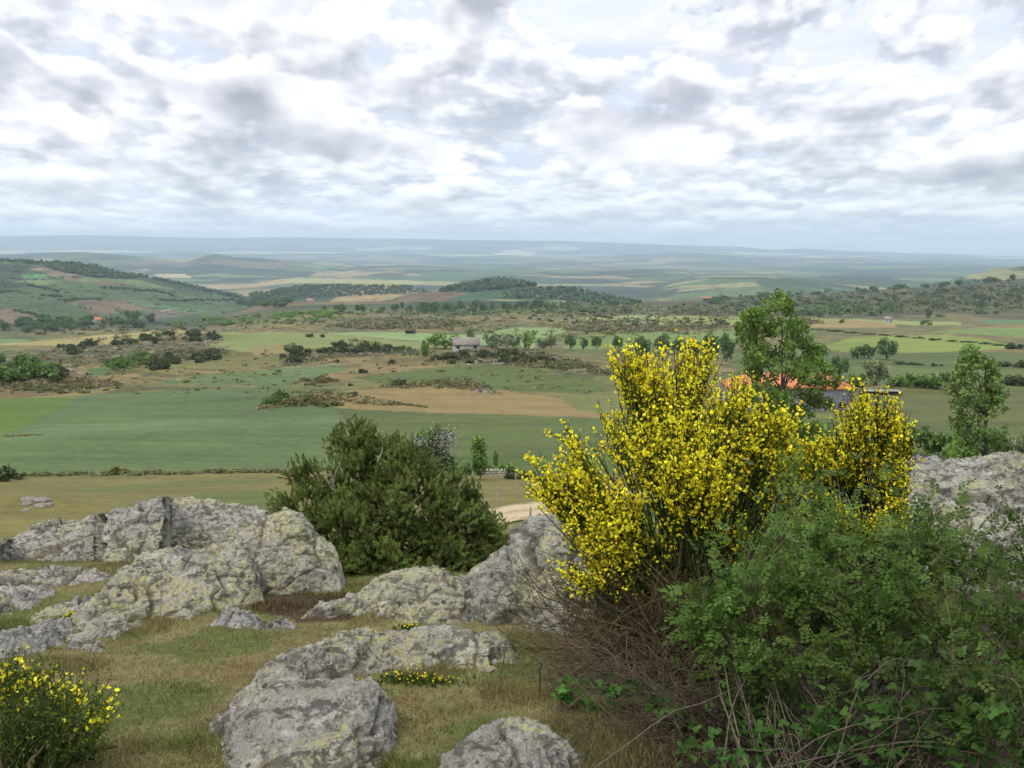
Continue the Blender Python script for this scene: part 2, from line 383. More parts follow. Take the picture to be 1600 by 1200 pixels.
def tubes(Pt, R, sides=3):
    """Pt (n,K,3) polylines, R (n,K) radii"""
    n, K, _ = Pt.shape
    t = np.gradient(Pt, axis=1); t /= np.maximum(np.linalg.norm(t, axis=-1, keepdims=True), 1e-9)
    ref = np.array([.31, .17, .93]); u = np.cross(t, ref); u /= np.maximum(np.linalg.norm(u, axis=-1, keepdims=True), 1e-6); w = np.cross(t, u)
    a = np.arange(sides)*2*math.pi/sides
    ring = u[:, :, None, :]*np.cos(a)[None, None, :, None] + w[:, :, None, :]*np.sin(a)[None, None, :, None]
    v = Pt[:, :, None, :] + ring*R[:, :, None, None]
    i = np.arange(n)[:, None, None]*K*sides + np.arange(K-1)[None, :, None]*sides
    s0 = np.arange(sides)[None, None, :]; s1 = (s0+1) % sides
    f = np.stack([i+s0, i+s1, i+s1+sides, i+s0+sides], -1).reshape(-1, 4)
    return v.reshape(-1, 3), f
def bez(a, b, c, K):
    t = np.linspace(0, 1, K)[None, :, None]
    return a[:, None]*(1-t)**2 + 2*b[:, None]*t*(1-t) + c[:, None]*t*t
def wig(Pt, amp, s=0):
    n, K, _ = Pt.shape
    w = rng.normal(size=(n, K, 3)).cumsum(1)*amp/math.sqrt(K); w -= w[:, :1]
    return Pt + w
def merge(parts):
    V = []; Fd = {}; C = []; o = 0
    for v, f, c in parts:
        fl = f if isinstance(f, list) else [f]
        for g in fl:
            Fd.setdefault(g.shape[1], []).append(g+o)
        V.append(v); C.append(np.broadcast_to(c, v.shape) if np.ndim(c) == 1 else c); o += len(v)
    return np.concatenate(V), [np.concatenate(g) for g in Fd.values()], np.concatenate(C)
# templates (local z = along stem, unit length)
LEAF = (np.array([[0, 0, 0], [.32, .06, .45], [0, -.03, 1.], [-.32, .06, .45], [0, -.04, .45]]), [np.array([[0, 1, 4], [1, 2, 4], [2, 3, 4], [3, 0, 4]])])
def spray_template(n=7):
    V = []; Fc = []
    for i in range(n):
        t = .25 + .75*(i//2)/((n-1)//2) if i < n-1 else 1.0
        sgn = 0 if i == n-1 else (1 if i % 2 else -1)
        ang = sgn*1.0; base = np.array([0, -.10*t*t, t]); L = .36
        d = np.array([math.sin(ang), -.15, math.cos(ang)]); side = np.array([math.cos(ang), 0, -math.sin(ang)])
        up = np.array([0, 1., 0.])
        q = [base, base+d*L*.5+side*.12+up*.03, base+d*L, base+d*L*.5-side*.12+up*.03]
        k = len(V); V += q; Fc += [[k, k+1, k+2], [k, k+2, k+3]]
    return np.array(V), [np.array(Fc)]
SPRAY = spray_template()
BLADE = (np.array([[-.5, 0, 0], [.5, 0, 0], [.25, .15, .6], [-.25, .15, .6], [0, .45, 1.]]), [np.array([[0, 1, 2, 3]]), np.array([[3, 2, 4]])])
def needle_template(n=16):
    V = []; Fc = []
    for i in range(n):
        t = i/(n-1); a = i*2.4; tilt = .95-.55*t; L = .34
        d = np.array([math.cos(a)*math.sin(tilt), math.sin(a)*math.sin(tilt), math.cos(tilt)])
        s = np.cross(d, [0, 0, 1.]); s /= max(np.linalg.norm(s), 1e-6); b = np.array([0, 0, t*.85])
        k = len(V); V += [b-s*.06, b+s*.06, b+d*L]; Fc.append([k, k+1, k+2])
    return np.array(V), [np.array(Fc)]
NEEDLE = needle_template(22)
FLOWER = (np.array([[0, 0, 0], [.34, .12, .42], [.22, .34, .95], [-.22, .34, .95], [-.34, .12, .42],      # banner
                    [.20, -.18, .55], [0, -.42, .92], [-.20, -.18, .55], [0, -.05, .62]]),
          [np.array([[0, 1, 2, 8], [0, 8, 3, 4], [0, 5, 6, 8], [0, 8, 6, 7]]), np.array([[1, 2, 8], [2, 3, 8]])])
# ------------------------------------------------------------------ terrain mesh
def inpoly(px, row, poly):
    r = np.zeros(px.shape, bool); n = len(poly); j = n-1
    for i in range(n):
        xi, yi = poly[i]; xj, yj = poly[j]
        c = ((yi > row) != (yj > row)) & (px < (xj-xi)*(row-yi)/((yj-yi) or 1e-9)+xi)
        r ^= c; j = i
    return r
AL = .53   # picture colour -> surface albedo
def A(r, g, b, k=1.): return rgb(r, g, b, AL*k)*np.array([1.0, .98, .82])
FIELDS = [  # (Ymin, Ymax, colour, polygon, edge wobble px); pale mid-plain colours have sun patches painted in
 (40, 140, A(124, 118, 68), [(-400, 748), (0, 748), (200, 742), (430, 730), (600, 735), (1000, 745), (1900, 745), (1900, 1000), (-400, 1000)], 3),
 (60, 130, A(104, 116, 60), [(200, 790), (330, 770), (430, 770), (430, 800), (300, 815)], 7),
 (60, 130, A(112, 118, 66), [(60, 770), (260, 752), (430, 744), (430, 752), (200, 768)], 5),
 (40, 200, A(86, 106, 50), [(790, 850), (830, 815), (1000, 790), (1200, 760), (1700, 720), (1700, 1000), (780, 1000)], 3),
 (60, 200, A(88, 108, 52), [(560, 742), (1000, 735), (1000, 742), (800, 738)], 2),
 (90, 320, A(95, 117, 72), [(-300, 690), (0, 682), (115, 618), (230, 612), (420, 603), (480, 612), (525, 638), (545, 690), (560, 738), (430, 733), (200, 742), (0, 746), (-300, 750)], 1.5),
 (90, 320, A(101, 126, 84), [(60, 668), (300, 655), (540, 648), (542, 662), (300, 672), (0, 690)], 3),
 (120, 320, A(97, 122, 44), [(-300, 630), (0, 623), (118, 620), (92, 640), (0, 682), (-300, 690)], 1),
 (90, 330, A(91, 107, 56), [(525, 638), (700, 645), (960, 655), (1900, 650), (1900, 742), (560, 740), (545, 690)], 1.5),
 (90, 140, A(84, 106, 50), [(560, 716), (1100, 712), (1100, 740), (560, 738)], 3),
 (150, 500, A(148, 130, 86), [(500, 615), (640, 600), (700, 604), (800, 612), (905, 626), (960, 640), (960, 652), (700, 646), (530, 638)], 3),
 (150, 500, A(118, 122, 70), [(870, 618), (1100, 610), (1300, 620), (1300, 655), (960, 652), (900, 640)], 2),
 (250, 600, A(98, 119, 74), [(235, 597), (330, 584), (430, 577), (530, 570), (548, 578), (440, 601), (320, 604)], 1.5),
 (250, 600, A(160, 138, 92), [(225, 600), (400, 603), (410, 609), (340, 612), (240, 609)], 2),
 (250, 600, A(92, 116, 68), [(137, 576), (175, 571), (210, 569), (200, 580), (160, 588), (140, 586)], 1.5),
 (240, 600, A(90, 108, 50), [(545, 590), (620, 582), (700, 572), (760, 570), (840, 576), (950, 600), (930, 614), (800, 612), (720, 596), (620, 602)], 2),
 (330, 700, A(118, 116, 66), [(200, 575), (330, 562), (440, 556), (440, 574), (300, 586)], 4),
 (400, 900, A(142, 168, 112), [(500, 520), (600, 518), (740, 524), (800, 512), (860, 510), (890, 516), (850, 528), (830, 545), (740, 538), (640, 532)], 1.5),
 (400, 900, A(132, 144, 84), [(340, 520), (500, 520), (600, 530), (700, 540), (640, 548), (420, 552), (330, 545)], 3),
 (300, 700, A(146, 132, 84), [(390, 545), (460, 535), (480, 548), (400, 556)], 3),
 (600, 1000, A(116, 146, 100), [(-200, 530), (0, 528), (45, 530), (40, 538), (0, 540), (-200, 542)], 1),
 (600, 1050, A(170, 160, 108), [(0, 538), (80, 530), (200, 520), (300, 508), (360, 508), (300, 522), (180, 540), (80, 552), (0, 555)], 3),
 (300, 800, A(132, 150, 68), [(1285, 540), (1330, 528), (1400, 524), (1480, 523), (1540, 530), (1575, 538), (1570, 545), (1480, 550), (1400, 552), (1320, 550), (1300, 546)], .8),
 (250, 700, A(88, 106, 54), [(1150, 556), (1400, 553), (1500, 550), (1600, 552), (1900, 560), (1900, 600), (1400, 590), (1150, 585)], 1),
 (200, 600, A(100, 116, 62), [(1330, 572), (1480, 577), (1700, 580), (1700, 600), (1340, 600)], 1),
 (120, 400, A(99, 106, 60), [(1300, 606), (1450, 612), (1900, 598), (1900, 680), (1300, 660)], 2),
 (600, 1300, A(92, 128, 88), [(1530, 500), (1600, 500), (1900, 500), (1900, 507), (1540, 507)], 1),
 (450, 1300, A(120, 142, 76), [(1440, 520), (1520, 512), (1900, 510), (1900, 530), (1600, 528), (1500, 521)], 1),
 (400, 900, A(118, 140, 80), [(880, 530), (950, 520), (1150, 515), (1150, 545), (1000, 548), (880, 545)], 1),
 (700, 1300, A(150, 160, 98), [(900, 497), (1000, 492), (1150, 497), (1300, 498), (1500, 503), (1500, 508), (1200, 508), (950, 506)], 2),
 (700, 1100, A(160, 140, 94), [(1255, 503), (1330, 500), (1400, 508), (1400, 512), (1270, 512)], 2),
 (1020, 2700, A(76, 98, 58), [(0, 455), (100, 440), (200, 445), (330, 460), (400, 470), (360, 492), (200, 500), (0, 500)], 2),  # left slope: its shade is put into the darker greens
 (1020, 2700, A(82, 128, 80), [(30, 430), (70, 428), (75, 436), (40, 436)], 1),
 (1020, 2700, A(118, 104, 84), [(105, 472), (150, 467), (215, 470), (260, 477), (200, 488), (150, 494)], 1.2),
 (1020, 2700, A(116, 104, 86), [(-60, 480), (20, 482), (75, 502), (60, 508), (-60, 500)], 1.2),
 (1020, 2700, A(122, 112, 88), [(65, 417), (110, 425), (145, 440), (120, 442), (75, 430)], 1.5),
 (1020, 2700, A(128, 112, 84), [(145, 438), (200, 442), (205, 446), (150, 444)], 1),
 (1020, 2700, A(110, 102, 88), [(230, 485), (290, 480), (300, 490), (240, 500)], 1),
 (1020, 2700, A(86, 122, 76), [(180, 468), (270, 478), (330, 485), (300, 490), (215, 476)], 1),
 (1020, 2700, A(40, 60, 38), [(20, 405), (65, 410), (60, 414), (20, 409)], 1),
 (1020, 2700, A(42, 62, 40), [(60, 406), (110, 409), (150, 412), (200, 426), (230, 432), (190, 436), (140, 434), (70, 418)], 2),
 (1600, 2600, A(112, 96, 76), [(580, 474), (640, 461), (690, 455), (735, 458), (700, 470), (640, 478)], 1.2),
 (1600, 2600, A(62, 96, 64), [(700, 468), (740, 456), (800, 448), (830, 452), (800, 462), (740, 472)], 1.2),
 (1300, 1700, A(150, 160, 100), [(740, 486), (790, 483), (800, 487), (750, 490)], 1),
 (5000, 11000, A(196, 178, 140), [(240, 428), (290, 428), (300, 434), (250, 434)], 1),
 (2500, 7000, A(176, 154, 118), [(300, 445), (400, 443), (430, 437), (470, 433), (470, 440), (400, 449), (340, 452)], 1),
 (2500, 9000, A(168, 168, 110), [(430, 442), (470, 434), (700, 440), (760, 442), (700, 446), (480, 442)], 1.5),
]
SCRUB = [  # zones of heath and rock: polygon
 [(-300, 540), (0, 555), (90, 545), (200, 522), (320, 512), (350, 535), (300, 545), (230, 560), (130, 570), (90, 600), (-300, 615)],
 [(150, 590), (230, 570), (330, 560), (360, 552), (350, 545), (260, 545)], [(0, 600), (120, 590), (210, 600), (120, 612), (0, 612)],
 [(400, 640), (430, 615), (520, 610), (640, 632), (600, 634), (500, 628), (430, 640)], [(590, 606), (620, 592), (650, 600), (700, 592), (760, 600), (785, 618), (700, 606), (650, 606)],
 [(440, 560), (560, 530), (640, 545), (700, 550), (660, 556), (520, 560), (450, 575)], [(660, 566), (720, 545), (800, 538), (860, 555), (940, 572), (960, 590), (860, 576), (760, 568)],
 [(500, 512), (560, 498), (700, 500), (760, 503), (700, 515), (600, 515)], [(880, 515), (940, 500), (1100, 506), (1150, 512), (1050, 518), (950, 522)], [(1180, 505), (1260, 497), (1290, 505), (1200, 512)]]
def terrain_color(v):
    x, y, z = v[..., 0], v[..., 1], v[..., 2]
    px, row = proj(v); r = np.hypot(x, y)
    n1 = fb2(x, y, 1/60., 5, 41); n2 = fb2(x, y, 1/14., 5, 42); n3 = fb2(x, y, 1/420., 4, 43)
    def mixc(c, d, t): return c*(1-t[..., None]) + np.asarray(d)*t[..., None]
    c = np.zeros(v.shape) + A(126, 124, 76)
    c = mixc(c, A(146, 128, 86), sm(n1, -.1, .35)); c = mixc(c, A(96, 112, 60), sm(-n1+.3*n2, .1, .5)*.8)
    n6 = fb2(x, y, 1/22., 4, 45, .6); n7 = fb2(x, y, 1/7., 3, 46, .6)
    c = mixc(c, A(104, 92, 62), sm(n6+.4*n7, .05, .3)*.75); c = mixc(c, A(76, 84, 48), sm(-n6+.5*n7, .12, .34)*.8)
    # far land: patchwork
    wx = x + 90*fb2(x, y, 1/400., 2, 51); wy = y + 90*fb2(x, y, 1/400., 2, 52)
    sc = np.where(r < 4500, 1/230., 1/620.)
    f1 = np.ones(x.shape); f2 = f1*2; idv = f1*0; mk = r > 1000
    f1[mk], f2[mk], idv[mk] = worley(np.stack([wx*sc, wy*sc*.7, 0*x], -1)[mk], 77, 2)
    pal = np.array([A(80, 104, 62), A(62, 88, 52), A(104, 128, 78), A(150, 134, 96), A(110, 98, 76), A(52, 72, 46), A(72, 100, 60), A(140, 138, 98), A(92, 112, 70), A(50, 70, 44), A(58, 78, 48)])
    pal = pal*1.15
    pc = pal[(idv*len(pal)).astype(int) % len(pal)]
    pc = mixc(pc, A(42, 60, 38), (1-sm((f2-f1), .02, .07))*.7)
    pc = mixc(pc, A(40, 58, 38), sm(n3+.25*n1, .10, .22)*.9)
    t = sm(r, 1150, 1500); c = c*(1-t[..., None]) + pc*t[..., None]
    far = sm(r, 14000, 20000); fp = mixc(np.zeros(v.shape)+A(52, 70, 52), A(190, 180, 150), sm(fb2(x, y, 1/900., 4, 61), .12, .25)*sm(-row, -402, -384))
    fp = mixc(np.zeros(v.shape)+A(50, 68, 50), A(205, 195, 165), sm(fb2(x, y, 1/1100., 5, 61), .10, .26)*(1-.85*sm(r, 23500, 27000)))
    c = c*(1-far[..., None]) + fp*far[..., None]
    # right hillside: heath
    rt = ((r > 1150) & (r < 2100) & (px > 900)).astype(float)
    hc = mixc(np.zeros(v.shape)+A(96, 96, 64), A(60, 72, 44), sm(n2+.6*n1, -.15, .12)); hc = mixc(hc, A(120, 112, 72), sm(n1, .15, .4)); hc = mixc(hc, A(88, 70, 58), sm(-n2, .2, .4))
    c = mixc(c, hc, rt*sm(row, 425, 440)*.95)
    # scrub
    wpx = px + 8*n2; wrow = row + 2.5*n1 + 2*n2
    n4 = fb2(x, y, 1/4., 3, 75); n5 = fb2(x/60., y/3.5, 1., 3, 72)
    s = np.zeros(px.shape)
    for p in SCRUB: s = np.maximum(s, inpoly(wpx, wrow, p) & (r > 100) & (r < 1300))
    scc = mixc(np.zeros(v.shape)+A(104, 90, 64), A(66, 72, 42), sm(n2+.3*n7, -.15, .15)); scc = mixc(scc, A(146, 136, 118), sm(fb2(x, y, 1/5., 3, 71), .25, .4))
    c = mixc(c, scc, s*.85)
    for y0, y1, colr, poly, wob in FIELDS:
        w2 = wob*1.1
        bx = [q[0] for q in poly]; by = [q[1] for q in poly]
        m = (y > y0) & (y < y1) & (px > min(bx)-30) & (px < max(bx)+30) & (row > min(by)-12) & (row < max(by)+12)
        if not m.any(): continue
        pm, rm = px[m], row[m]
        k = inpoly(pm + w2*2*n2[m] + w2*n4[m], rm + w2*.6*n2[m] + w2*.4*n1[m], poly)
        m[m] = k
        tl = ((x*.16+y+3*n1)[m] % 17.) < .55
        c[m] = np.asarray(colr)*(1-.13*(tl & (y[m] > 85) & (y[m] < 330)))[:, None]*(1 + .16*n2 + .16*n1 + .12*n5 + .10*n7)[m][:, None]
    # tractor lines in the big cereal fields
    # near hilltop turf
    hn = fb2(x, y, 1/.55, 4, 81); hn2 = fb2(x, y, 1/.16, 4, 82); hn3 = fb2(x, y, 1/1.5, 3, 83)
    g = np.zeros(v.shape) + rgb(128, 120, 76, .66)
    g = mixc(g, rgb(92, 102, 44, .66), np.clip(sm(hn+.5*hn3, -.25, .25)*.9+sm(row, 1000, 1200)*.25, 0, .9))
    g = mixc(g, rgb(108, 82, 50, .72), sm(hn2-.4*hn, .2, .5)*.45)
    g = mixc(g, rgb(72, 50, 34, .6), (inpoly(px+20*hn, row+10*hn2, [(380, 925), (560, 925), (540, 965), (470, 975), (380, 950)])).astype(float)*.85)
    g = mixc(g, rgb(100, 92, 60, .55), sm(px, 820, 900)*.6)
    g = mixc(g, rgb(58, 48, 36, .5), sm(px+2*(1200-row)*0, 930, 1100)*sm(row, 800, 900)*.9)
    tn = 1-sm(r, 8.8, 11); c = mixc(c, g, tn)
    sl = sm(r, 10, 12)*(1-sm(r, 40, 48)); c = mixc(c, A(98, 98, 56), sl)
    return c
def build_terrain():
    rr = np.exp(np.linspace(math.log(.9), math.log(32000), 1120))
    aa = np.concatenate([np.linspace(-math.pi, -.66, 70)[:-1], np.linspace(-.66, .66, 1080), np.linspace(.66, math.pi, 70)[1:]])
    R_, A_ = np.meshgrid(rr, aa, indexing='ij')
    x = R_*np.sin(A_); y = R_*np.cos(A_); z = hf(x, y); v = np.stack([x, y, z], -1)
    c = terrain_color(v)
    na = len(aa)
    n = NT('turf'); p = n.pos(); a = n.attr(); f = n.noise(p, 45, 8, .7); f2 = n.noise(p, 9, 5, .6)
    cc = n.scale(a, n.math('MULTIPLY', n.ss(f, .3, .7, .62, 1.4), n.ss(f2, .3, .7, .85, 1.15))); n.bump(f, .8, .02); turf = n.out(cc, .95)
    n = NT('fields'); p = n.pos(); a = n.attr(); f = n.noise(p, .9, 8, .72); f2 = n.noise(n.map(p, (.35, 1, 1)), .22, 6, .65)
    f3 = n.noise(n.map(p, (.02, 1, .1)), .7, 3, .5)
    cc = n.scale(a, n.math('MULTIPLY', n.math('MULTIPLY', n.ss(f, .3, .7, .80, 1.20), n.ss(f2, .3, .7, .86, 1.14)), n.ss(f3, .3, .7, .95, 1.05))); n.bump(f, .5, .3); fld = n.out(cc, .95)
    n = NT('far_land'); p = n.pos(); a = n.attr(); f = n.noise(p, .02, 9, .7); f2 = n.noise(p, .004, 6, .6)
    cc = n.scale(a, n.math('MULTIPLY', n.ss(f, .35, .65, .7, 1.3), n.ss(f2, .3, .7, .85, 1.15))); far = n.out(cc, 1.0)
    cuts = [0, int(np.searchsorted(rr, 11)), int(np.searchsorted(rr, 1150)), int(np.searchsorted(rr, 11000)), len(rr)-1]
    for nm, m, i0, i1 in (('ground', turf, cuts[0], cuts[1]), ('fields', fld, cuts[1], cuts[2]), ('hills', far, cuts[2], cuts[3]), ('mountains', far, cuts[3], cuts[4])):
        vv = v[i0:i1+1].reshape(-1, 3); k = i1-i0+1
        I = (np.arange(k-1)[:, None]*na + np.arange(na-1)[None, :])
        f = np.stack([I, I+na, I+na+1, I+1], -1).reshape(-1, 4)
        cl = c[i0:i1+1].reshape(-1, 3)
        if nm == 'ground':
            vv = np.concatenate([vv, [[0, 0, -1.65]]]); cl = np.concatenate([cl, cl[:1]])
            fan = np.stack([np.full(na-1, len(vv)-1), np.arange(na-1), np.arange(1, na)], -1); f = [f, fan]
        o = link_mesh(nm, vv, f, m, col=cl, smooth=True); tag(o, kind='structure')
    # earth skirt closes the rim of the world
build_terrain()
# ------------------------------------------------------------------ rocks of the hilltop
def ground_y(px, row):
    return hit(px, row, 1.5, 14, 300)[:, 1]
def rock(label, top, bot, thick, seed, bulge=.55, amp=.05, crack=.035, yellow=.5, pale=.5, back=.5, base=(.25, .235, .205), ptop=.5):
    x0 = max(top[0][0], bot[0][0]); x1 = min(top[-1][0], bot[-1][0]); n = int((x1-x0)/1.9)
    px = np.linspace(x0, x1, n); rt = ip(top, px); rb = np.maximum(ip(bot, px), rt+1)
    # small irregularities of the skyline
    Yb = np.interp(px, px[::6], ground_y(px[::6], np.minimum(rb[::6], 1330))) if n > 12 else ground_y(px, rb)
    hgt = (rb-rt); e = np.sqrt(np.clip(hgt/hgt.max(), .02, 1))
    Yt = Yb + thick*e
    Fp = P(px, rb+6, Yb); Tp = P(px, rt, Yt)
    back_y = Yt + back*e; Bp = np.stack([Tp[:, 0]*back_y/Yt, back_y, hf(Tp[:, 0]*back_y/Yt, back_y)-.35], -1)
    Fp[:, 2] -= .10; Fp[:, 1] -= .02
    m = max(60, int(hgt.max()/1.3)); mb = m//3
    a = np.linspace(0, math.pi/2, m)
    wy = (1-np.cos(a))**(1.0); wz = np.sin(a)**(1.0)
    lin = np.linspace(0, 1, m)
    wy = lin*(1-bulge)+wy*bulge; wz = lin*(1-bulge)+wz*bulge
    front = Fp[:, None]*0 + np.stack([Fp[:, None, 0]+(Tp-Fp)[:, None, 0]*wy[None], Fp[:, None, 1]+(Tp-Fp)[:, None, 1]*wy[None], Fp[:, None, 2]+(Tp-Fp)[:, None, 2]*wz[None]], -1)
    b = np.linspace(0, math.pi/2, mb)[1:]; wy = np.sin(b); wz = 1-np.cos(b)
    bk = np.stack([Tp[:, None, 0]+(Bp-Tp)[:, None, 0]*wy[None], Tp[:, None, 1]+(Bp-Tp)[:, None, 1]*wy[None], Tp[:, None, 2]+(Bp-Tp)[:, None, 2]*wz[None]], -1)
    V = np.concatenate([front, bk], 1)
    du = np.gradient(V, axis=0); dv = np.gradient(V, axis=1); N = np.cross(du, dv); N /= np.maximum(np.linalg.norm(N, axis=-1, keepdims=True), 1e-9)
    q = V + seed*3.7
    w = fbm(q*2.2, 3, seed)*.12
    lo = fbm(q*1.7, 3, seed+1); md = fbm(q*6+w[..., None], 5, seed+2, .55)
    # joints: slanting cracks splitting the rock in blocks
    qq = np.stack([q[..., 0]*1.6+q[..., 2]*1.1, q[..., 1]*1.2, q[..., 2]*3.0-q[..., 0]*.8], -1) + .35*fbm(q*3, 3, seed+3)[..., None]
    f1, f2, _ = worley(qq, seed+8); g = f2-f1
    cr = 1-sm(g, .0, .09)
    q2 = np.stack([q[..., 0]*5+q[..., 2]*3, q[..., 1]*4, q[..., 2]*9-q[..., 0]*3], -1) + .8*fbm(q*6, 3, seed+4)[..., None]
    h1, h2, _ = worley(q2, seed+9); cr2 = (1-sm(h2-h1, 0, .12))*sm(fbm(q*1.5, 2, seed+6), 0, .3)
    fine = fbm(q*28, 4, seed+12, .6)
    def facet(Q, sd):
        ic = np.floor(Q).astype(np.int64); best = np.full(Q.shape[:-1], 9.); val = np.zeros(Q.shape[:-1])
        for a_ in (-1, 0, 1):
            for b_ in (-1, 0, 1):
                for c_ in (-1, 0, 1):
                    cx, cy, cz = ic[..., 0]+a_, ic[..., 1]+b_, ic[..., 2]+c_
                    e = Q-np.stack([cx+_h(cx, cy, cz, sd), cy+_h(cx, cy, cz, sd+1), cz+_h(cx, cy, cz, sd+2)], -1); dd = np.sqrt((e**2).sum(-1))
                    g_ = np.stack([_h(cx, cy, cz, sd+5), _h(cx, cy, cz, sd+6), _h(cx, cy, cz, sd+7)], -1)-.5
                    mm = dd < best; val = np.where(mm, (e*g_).sum(-1)*1.6 + (_h(cx, cy, cz, sd+9)-.5)*.5, val); best = np.where(mm, dd, best)
        return val
    fac = facet(qq*1.1+.15*fbm(q*9, 3, seed+31)[..., None], seed+20)*.07 + facet(q2*.8, seed+24)*.026
    d = fac*(amp/.05) + amp*lo*1.1 + amp*.6*md + .020*fine + .010*fbm(q*70, 3, seed+15, .6) - crack*cr - crack*.45*cr2 + (f1*.5-.2)*amp*.8
    fade = np.minimum(1, np.minimum(px-x0, x1-px)/25)[:, None]*.8+.2
    V = V + N*(d*fade)[..., None]
    nu, nv = V.shape[:2]
    I = np.arange(nu-1)[:, None]*nv + np.arange(nv-1)[None]
    f = np.stack([I, I+nv, I+nv+1, I+1], -1).reshape(-1, 4)
    dirt = np.clip(sm(cr, .55, 1)*.75 + sm(cr2, .6, 1)*.5, 0, .9)
    mt = mat_rock('lichened_rock', yellow, pale, base, seed)
    o = link_mesh('rock', V.reshape(-1, 3), f, mt, smooth=True, attrs={'dirt': dirt.reshape(-1)})
    return tag(o, label, 'rock')
rock('long low lichen-covered rock ridge at the back left, highest grey skyline beside the juniper',
     [(-90, 905), (-40, 872), (0, 850), (40, 826), (90, 812), (150, 806), (200, 790), (255, 777), (300, 778), (350, 787), (400, 793), (430, 806), (455, 850)],
     [(-90, 930), (0, 880), (60, 868), (120, 872), (200, 884), (280, 874), (340, 868), (400, 860), (455, 860)], 1.1, 11, .35, .036, .035, .35, .9, .8)
rock('pointed pale boulder with a yellow-green left face, left of the juniper',
     [(322, 890), (345, 862), (380, 832), (420, 807), (445, 799), (468, 806), (495, 833), (520, 857), (533, 888), (540, 925)],
     [(322, 915), (380, 926), (440, 930), (500, 926), (540, 930)], .75, 12, .75, .022, .02, .72, .35, .5, (.25, .235, .19))
rock('sloping lichened rock in front of the pointed boulder',
     [(92, 1000), (110, 965), (150, 936), (200, 905), (240, 888), (280, 884), (310, 872), (345, 858), (375, 868), (400, 905), (412, 945)],
     [(92, 1012), (110, 1026), (150, 1022), (200, 1000), (250, 982), (300, 980), (350, 962), (412, 952)], .95, 13, .5, .05, .04, .7, .45, .5)
rock('grey rock slab at the left edge below the long ridge',
     [(-90, 905), (0, 897), (60, 888), (120, 890), (165, 899), (190, 912)], [(-90, 1010), (0, 985), (40, 968), (90, 948), (140, 928), (190, 914)], 1.1, 14, .3, .04, .045, .3, .8, .6)
rock('grey slab breaking through the turf between the left edge slab and the sloping rock',
     [(28, 1000), (50, 972), (85, 952), (120, 940), (150, 938), (172, 950)], [(28, 1012), (85, 1000), (130, 985), (172, 962)], .7, 26, .3, .035, .035, .4, .7, .5)
rock('small rounded rock between the long ridge and the sloping rock',
     [(192, 893), (215, 872), (245, 858), (280, 852), (312, 858), (340, 880)], [(192, 900), (240, 900), (290, 898), (340, 892)], .45, 15, .6, .03, .02, .4, .5, .4)
rock('dark low rock at the left edge above the small broom',
     [(-90, 1005), (0, 996), (40, 986), (80, 972), (112, 968), (128, 985)], [(-90, 1075), (0, 1055), (40, 1040), (90, 1020), (128, 1000)], .55, 16, .5, .03, .03, .25, .6, .4, (.21, .20, .18))
rock('low rock topped with yellow-green lichen in front of the juniper',
     [(545, 950), (562, 928), (585, 910), (612, 899), (650, 893), (690, 894), (712, 905), (735, 925), (752, 965)], [(545, 966), (600, 988), (660, 994), (710, 992), (752, 985)], .85, 17, .45, .03, .02, .95, .2, .5, (.25, .24, .195))
rock('craggy rock left of the big yellow broom, with cracked grey faces',
     [(650, 982), (672, 955), (692, 928), (712, 908), (745, 890), (780, 868), (806, 852), (818, 830), (838, 818), (872, 815), (900, 830), (940, 850), (980, 880), (1010, 960)],
     [(650, 990), (700, 990), (760, 980), (820, 990), (880, 1004), (1010, 1015)], 1.3, 18, .4, .06, .05, .55, .5, .7, (.23, .22, .195))
rock('broad lichened slab in the middle of the turf',
     [(290, 1196), (340, 1142), (372, 1104), (400, 1082), (420, 1062), (460, 1040), (500, 1018), (540, 998), (580, 990), (650, 987), (720, 990), (770, 996), (800, 1012), (822, 1048)],
     [(290, 1225), (400, 1175), (450, 1140), (500, 1105), (560, 1074), (620, 1066), (700, 1062), (780, 1064), (822, 1058)], .62, 19, .5, .035, .025, .62, .5, .4)
rock('largest foreground rock at the bottom centre-left, cut by the picture edge',
     [(262, 1240), (288, 1196), (316, 1158), (345, 1128), (378, 1098), (420, 1076), (465, 1066), (515, 1068), (560, 1073), (590, 1085), (610, 1112), (622, 1150), (636, 1240)],
     [(262, 1262), (330, 1310), (450, 1340), (560, 1330), (636, 1270)], 1.15, 20, .40, .030, .035, .5, .7, .4)
rock('rounded rock at the bottom edge right of the largest foreground rock',
     [(662, 1240), (690, 1196), (720, 1172), (758, 1146), (790, 1133), (822, 1139), (858, 1158), (900, 1192), (935, 1240)],
     [(662, 1262), (740, 1310), (840, 1310), (935, 1262)], .6, 21, .5, .03, .025, .4, .6, .4)
rock('small jagged grey stone beside the yellow ground flowers',
     [(328, 975), (345, 955), (372, 946), (398, 955), (412, 966), (440, 962), (468, 985)], [(328, 984), (372, 992), (410, 994), (468, 990)], .3, 22, .4, .03, .03, .2, .7, .3, (.24, .235, .22))
rock('low ledge of grey rock left of the yellow-green topped rock',
     [(470, 968), (492, 945), (520, 936), (550, 940), (575, 962)], [(470, 974), (520, 978), (575, 972)], .35, 23, .4, .025, .03, .3, .7, .3)
rock('grey rock at the right, left of the broad pale outcrop and half behind the broom',
     [(1330, 800), (1365, 745), (1395, 720), (1420, 713), (1450, 716), (1475, 728), (1500, 760), (1530, 850)], [(1330, 905), (1400, 910), (1470, 912), (1530, 905)], 1.1, 24, .45, .06, .05, .45, .75, .6, (.25, .24, .215))
